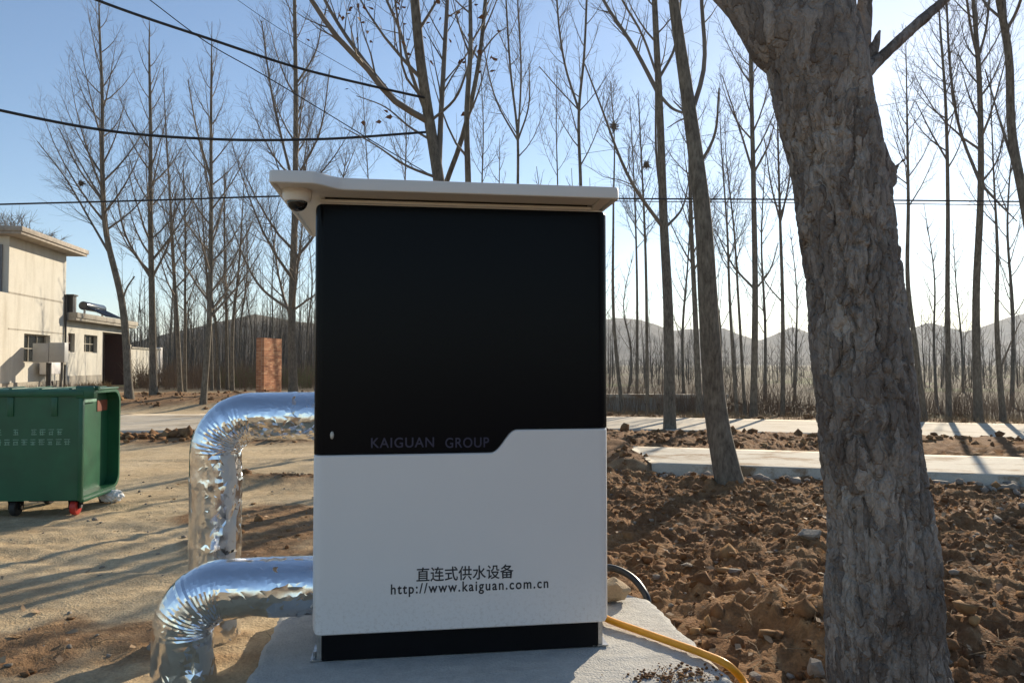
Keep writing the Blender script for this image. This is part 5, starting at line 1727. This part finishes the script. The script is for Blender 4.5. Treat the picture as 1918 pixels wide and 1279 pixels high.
# ------------------------------------------------------------------ sparse grove of thin trees, copies of four kinds
protos = []
for i in range(4):
    g = TreeGen(300 + i, .0085, .95)
    r = np.random.default_rng(400 + i)
    Ht = 9.5 + i * .8
    pth = np.array([[0, 0, -.15], [r.normal(0, .1), r.normal(0, .1), Ht * .3], [r.normal(0, .2), r.normal(0, .2), Ht * .6], [r.normal(0, .3), r.normal(0, .3), Ht]])
    p = spline(pth, 24); rr = np.linspace(.085, .012, 24) * (1 + .3 * np.exp(-np.linspace(0, Ht, 24) / .3))
    g.trunk.add(p, rr, 7)
    az = 0
    for j in range(20):
        t = .25 + .72 * (j + r.uniform(0, .8)) / 20
        q = p[int(t * 23)]
        az += 2.4 + r.normal(0, .3)
        g.branch(q, az, R(r.uniform(28, 48)), .30 * (Ht - q[2]) + .4, .022, r.uniform(.4, .8))
    Vt, Ft = g.trunk.build(); Vl, Fl = g.limb.build()
    protos.append((np_mesh("trunk", Vt, Ft, M['bark'], True), np_mesh("crown", Vl, Fl, M['twig'], True)))
r = np.random.default_rng(77)
spots = []
ORD = ["first", "second", "third", "fourth", "fifth", "sixth", "seventh", "eighth", "ninth", "tenth", "eleventh", "twelfth", "thirteenth", "fourteenth"]
for k, px in enumerate([1177, 1280, 1345, 1432, 1487, 1752, 1803, 1893]):
    spots.append((px, r.uniform(26, 46), ORD[k] + " from the left of the slender background trees beyond the road at right", "thin trees in the grove beyond the road"))
for k, px in enumerate([640, 725, 862, 938, 1015, 1066, 1122]):
    spots.append((px, r.uniform(26, 42), ORD[k] + " from the left of the faint thin trees behind the cabinet roof", "thin far trees above the cabinet roof"))
for k, px in enumerate([322, 360, 452, 470, 508, 530, 578]):
    spots.append((px, r.uniform(44, 60), ORD[k] + " from the left of the thin far trees around the brick pier", "thin far trees near the brick pier"))
for k, (px, Y, lab, grp) in enumerate(spots):
    x = (px - CX) / F_PX * Y
    rt = empty("thin_tree", (x, Y, gz(x, Y)), r.uniform(0, 6.28), lab, "tree", grp)
    sc_ = r.uniform(.8, 1.15)
    rt.scale = (sc_, sc_, sc_)
    for nm, me in zip(("trunk", "crown"), protos[k % 4]):
        new_obj(nm, me, rt)

# dark leaf clumps / nest caught in branches
def nest(px, py, Y, size, label):
    q = P(px, py, Y)
    t = Tubes(); r = np.random.default_rng(int(px))
    for i in range(90):
        d = r.normal(size=3); d /= np.linalg.norm(d); c = d * size * r.uniform(.2, .8); e = r.normal(size=3) * size * .6
        t.add([c - e, c + r.normal(0, .1 * size, 3), c + e], [.006, .009, .006], 4)
    V, F_ = t.build()
    o = new_obj("nest", np_mesh("nest", V, F_, M['twig'])); o.location = q
    tag(o, label, "nest")


nest(1150, 238, 24, .13, "dark twig nest on the thin tree beside the cabinet's right edge")
nest(1211, 309, 22, .11, "small dark twig clump between the two stout trees right of the cabinet")
nest(152, 344, 25, .09, "tiny dark twig clump in the leftmost poplar's crown")

# ------------------------------------------------------------------ far woods and brush (read as one mass)
def woods(name, n, pick, hts, label, seed, nbr=13, rad=.03):
    r = np.random.default_rng(seed); t = Tubes()
    for i in range(n):
        x, y = pick(r); z = gz0(x, y); h = r.uniform(*hts); k = max(1.0, y / 70)
        lean = r.normal(0, .04, 2) * h
        top = np.array([x + lean[0], y + lean[1], z + h])
        b0 = np.array([x, y, z - .2])
        mid = (b0 + top) / 2 + np.array([r.normal(0, .1), r.normal(0, .1), 0])
        t.add([b0, mid, top], [rad * 1.6 * k, rad * 1.1 * k, .008 * k], 3)
        for j in range(nbr):
            f = r.uniform(.2, .97); q = b0 + (top - b0) * f
            a = r.uniform(0, 6.28); L = (1 - f) * h * .4 + .5
            e = q + np.array([math.cos(a) * .5, math.sin(a) * .5, .85]) * L * r.uniform(.6, 1.1)
            m_ = (q + e) / 2 + np.array([math.cos(a), math.sin(a), -.3]) * L * .08
            t.add([q, m_, e], [.012 * k, .010 * k, .005 * k], 3)
    V, F_ = t.build()
    o = new_obj(name, np_mesh(name, V, F_, M['far_twig']), kind="stuff")
    tag(o, label, "woods")


def gz0(x, y):
    return float(base_z(np.array([x]), np.array([y]))[0])


def pick_l(r):
    y = r.uniform(48, 150); return (r.uniform(-.53, -.12) * y, y)
def pick_r(r):
    y = 48 + 170 * r.uniform(0, 1) ** 1.4; return (r.uniform(-.1, .85) * y, y)
woods("distant_woods", 620, pick_l, (5, 9.5), "grey bare woods behind the left poplars and brick pier", 21)
woods("distant_woods", 1000, pick_r, (4.5, 9.0), "grey brown bare woods filling the low ground at right", 22)


def brush(name, n, pick, hts, mat, label, seed, cat="brush"):
    r = np.random.default_rng(seed); t = Tubes()
    for i in range(n):
        x, y = pick(r)
        z = gz0(x, y); m_ = r.integers(5, 10); h0 = r.uniform(*hts)
        for j in range(m_):
            a = r.uniform(0, 6.28); h = h0 * r.uniform(.5, 1.1); sp = r.uniform(.05, .5) * h
            b0 = np.array([x + r.normal(0, .12), y + r.normal(0, .12), z - .05])
            e = b0 + np.array([math.cos(a) * sp, math.sin(a) * sp, h])
            mm = (b0 + e) / 2 + np.array([-math.cos(a), -math.sin(a), .3]) * sp * .2
            w = .006 * max(1, y / 22)
            t.add([b0, mm, e], [w, w * .8, w * .3], 3)
    V, F_ = t.build()
    o = new_obj(name, np_mesh(name, V, F_, mat), kind="stuff")
    tag(o, label, cat)


def pk(x0, x1, d0, d1):
    def f(r):
        y = 0
        x = r.uniform(x0, x1); y = float(fx(ROAD_B, x)) + d0 + (d1 - d0) * r.uniform(0, 1) ** 1.5
        return x * (y / 22.0), y
    return f


brush("dry_brush", 1900, pk(1.5, 16, 3.2, 36), (.5, 1.8), M['brush'], "reddish brown dry brush along the far side of the road at right", 31)
brush("dry_grass", 700, pk(1.5, 16, .5, 6), (.1, .32), M['drygrass'], "pale dry grass at the far edge of the road at right", 32, "grass")
def pk2(r):
    y = r.uniform(36, 62); return (r.uniform(-.52, -.26) * y, y)
brush("dry_brush", 700, pk2, (.5, 1.8), M['brush'], "brown dry brush behind the left poplar row", 33)
def pk3(r):
    y = r.uniform(38, 46); return (r.uniform(-.40, -.27) * y, y)
brush("green_weeds", 130, pk3, (.5, 1.5), M['greenbrush'], "yellow green weeds behind the left poplars near the brick pier", 34, "weeds")
def pk4(r):
    return (r.uniform(-26, -20.9), r.uniform(31, 41))
# weeds at the foot of the houses
def pk5(r):
    s = r.uniform(-5, 5); d = r.uniform(-.7, -.15)
    return (HA.x + math.cos(HR) * s - math.sin(HR) * d, HA.y + math.sin(HR) * s + math.cos(HR) * d)
brush("dry_weeds", 120, pk5, (.15, .5), M['drygrass'], "dry weeds along the foot of the cream houses", 35, "weeds")

# shrub growing on the tall house's roof
t = Tubes(); r = np.random.default_rng(9)
for i in range(110):
    s = r.uniform(-5.6, -1.0); d = r.uniform(-.2, 1.5)
    b0 = np.array([HA.x + math.cos(HR) * s - math.sin(HR) * d, HA.y + math.sin(HR) * s + math.cos(HR) * d, 7.3])
    hh = r.uniform(.3, 1.0) * (1.2 if s < -3 else .6)
    e = b0 + np.array([r.normal(0, .3), r.normal(0, .3), hh]); m_ = (b0 + e) / 2 + r.normal(0, .06, 3)
    t.add([b0, m_, e], [.014, .011, .005], 3)
    for j in range(5):
        e2 = m_ + (e - m_) * r.uniform(0, 1) + r.normal(0, .16, 3)
        t.add([m_ + (e - m_) * .3 * r.uniform(), (m_ + e2) / 2, e2], [.008, .007, .004], 3)
V, F_ = t.build()
o = new_obj("roof_shrub", np_mesh("roof_shrub", V, F_, M['twig']), kind="stuff"); tag(o, "tangle of bare twigs growing along the tall house's roof edge", "shrub")

# pale plastic greenhouses far out on the plain
gm1 = None
for k, (px, Y, ln) in enumerate(((1165, 170, 14), (1240, 210, 16), (1405, 200, 20), (1480, 260, 22), (1760, 180, 16), (1880, 230, 18))):
    x = (px - CX) / F_PX * Y
    z = gz0(x, Y)
    rt = empty("greenhouse", (x, Y, z), R(r.uniform(-8, 8)), ORD[k] + " from the left of the pale tunnel greenhouses on the far plain", "greenhouse", "far greenhouses on the plain")
    bm = bmesh.new()
    nseg = 12
    ra = [[bm.verts.new((xx, -3.2 * math.cos(math.pi * q / nseg), 2.2 * math.sin(math.pi * q / nseg) + .3)) for q in range(nseg + 1)] for xx in np.linspace(-ln / 2, ln / 2, 5)]
    for a, b_ in zip(ra[:-1], ra[1:]):
        for q in range(nseg): bm.faces.new((a[q], a[q + 1], b_[q + 1], b_[q]))
    bm.faces.new(ra[0]); bm.faces.new(ra[-1][::-1])
    new_obj("cover", bm_mesh("cover", bm, M['bag'], 40), rt)
    boxes("base_wall", [(-ln / 2, ln / 2, -3.25, 3.25, -1, .29)], M['low_wall'], rt)

# ------------------------------------------------------------------ haze
bm = bmesh.new(); add_box(bm, -3300, 3300, -420, 4300, -14, 128)
hz = new_obj("haze", bm_mesh("haze", bm), kind="stuff")
tag(hz, "thin pale haze lying over the plain and hills", "haze")
m = bpy.data.materials.new("haze_air"); m.use_nodes = True
nt = m.node_tree
for n_ in list(nt.nodes):
    if n_.type != 'OUTPUT_MATERIAL': nt.nodes.remove(n_)
pv = nt.nodes.new("ShaderNodeVolumePrincipled")
pv.inputs["Color"].default_value = (.86, .9, .96, 1)
pv.inputs["Density"].default_value = .00022
pv.inputs["Anisotropy"].default_value = .38
nt.links.new(pv.outputs[0], nt.nodes["Material Output"].inputs["Volume"])
hz.data.materials.append(m)
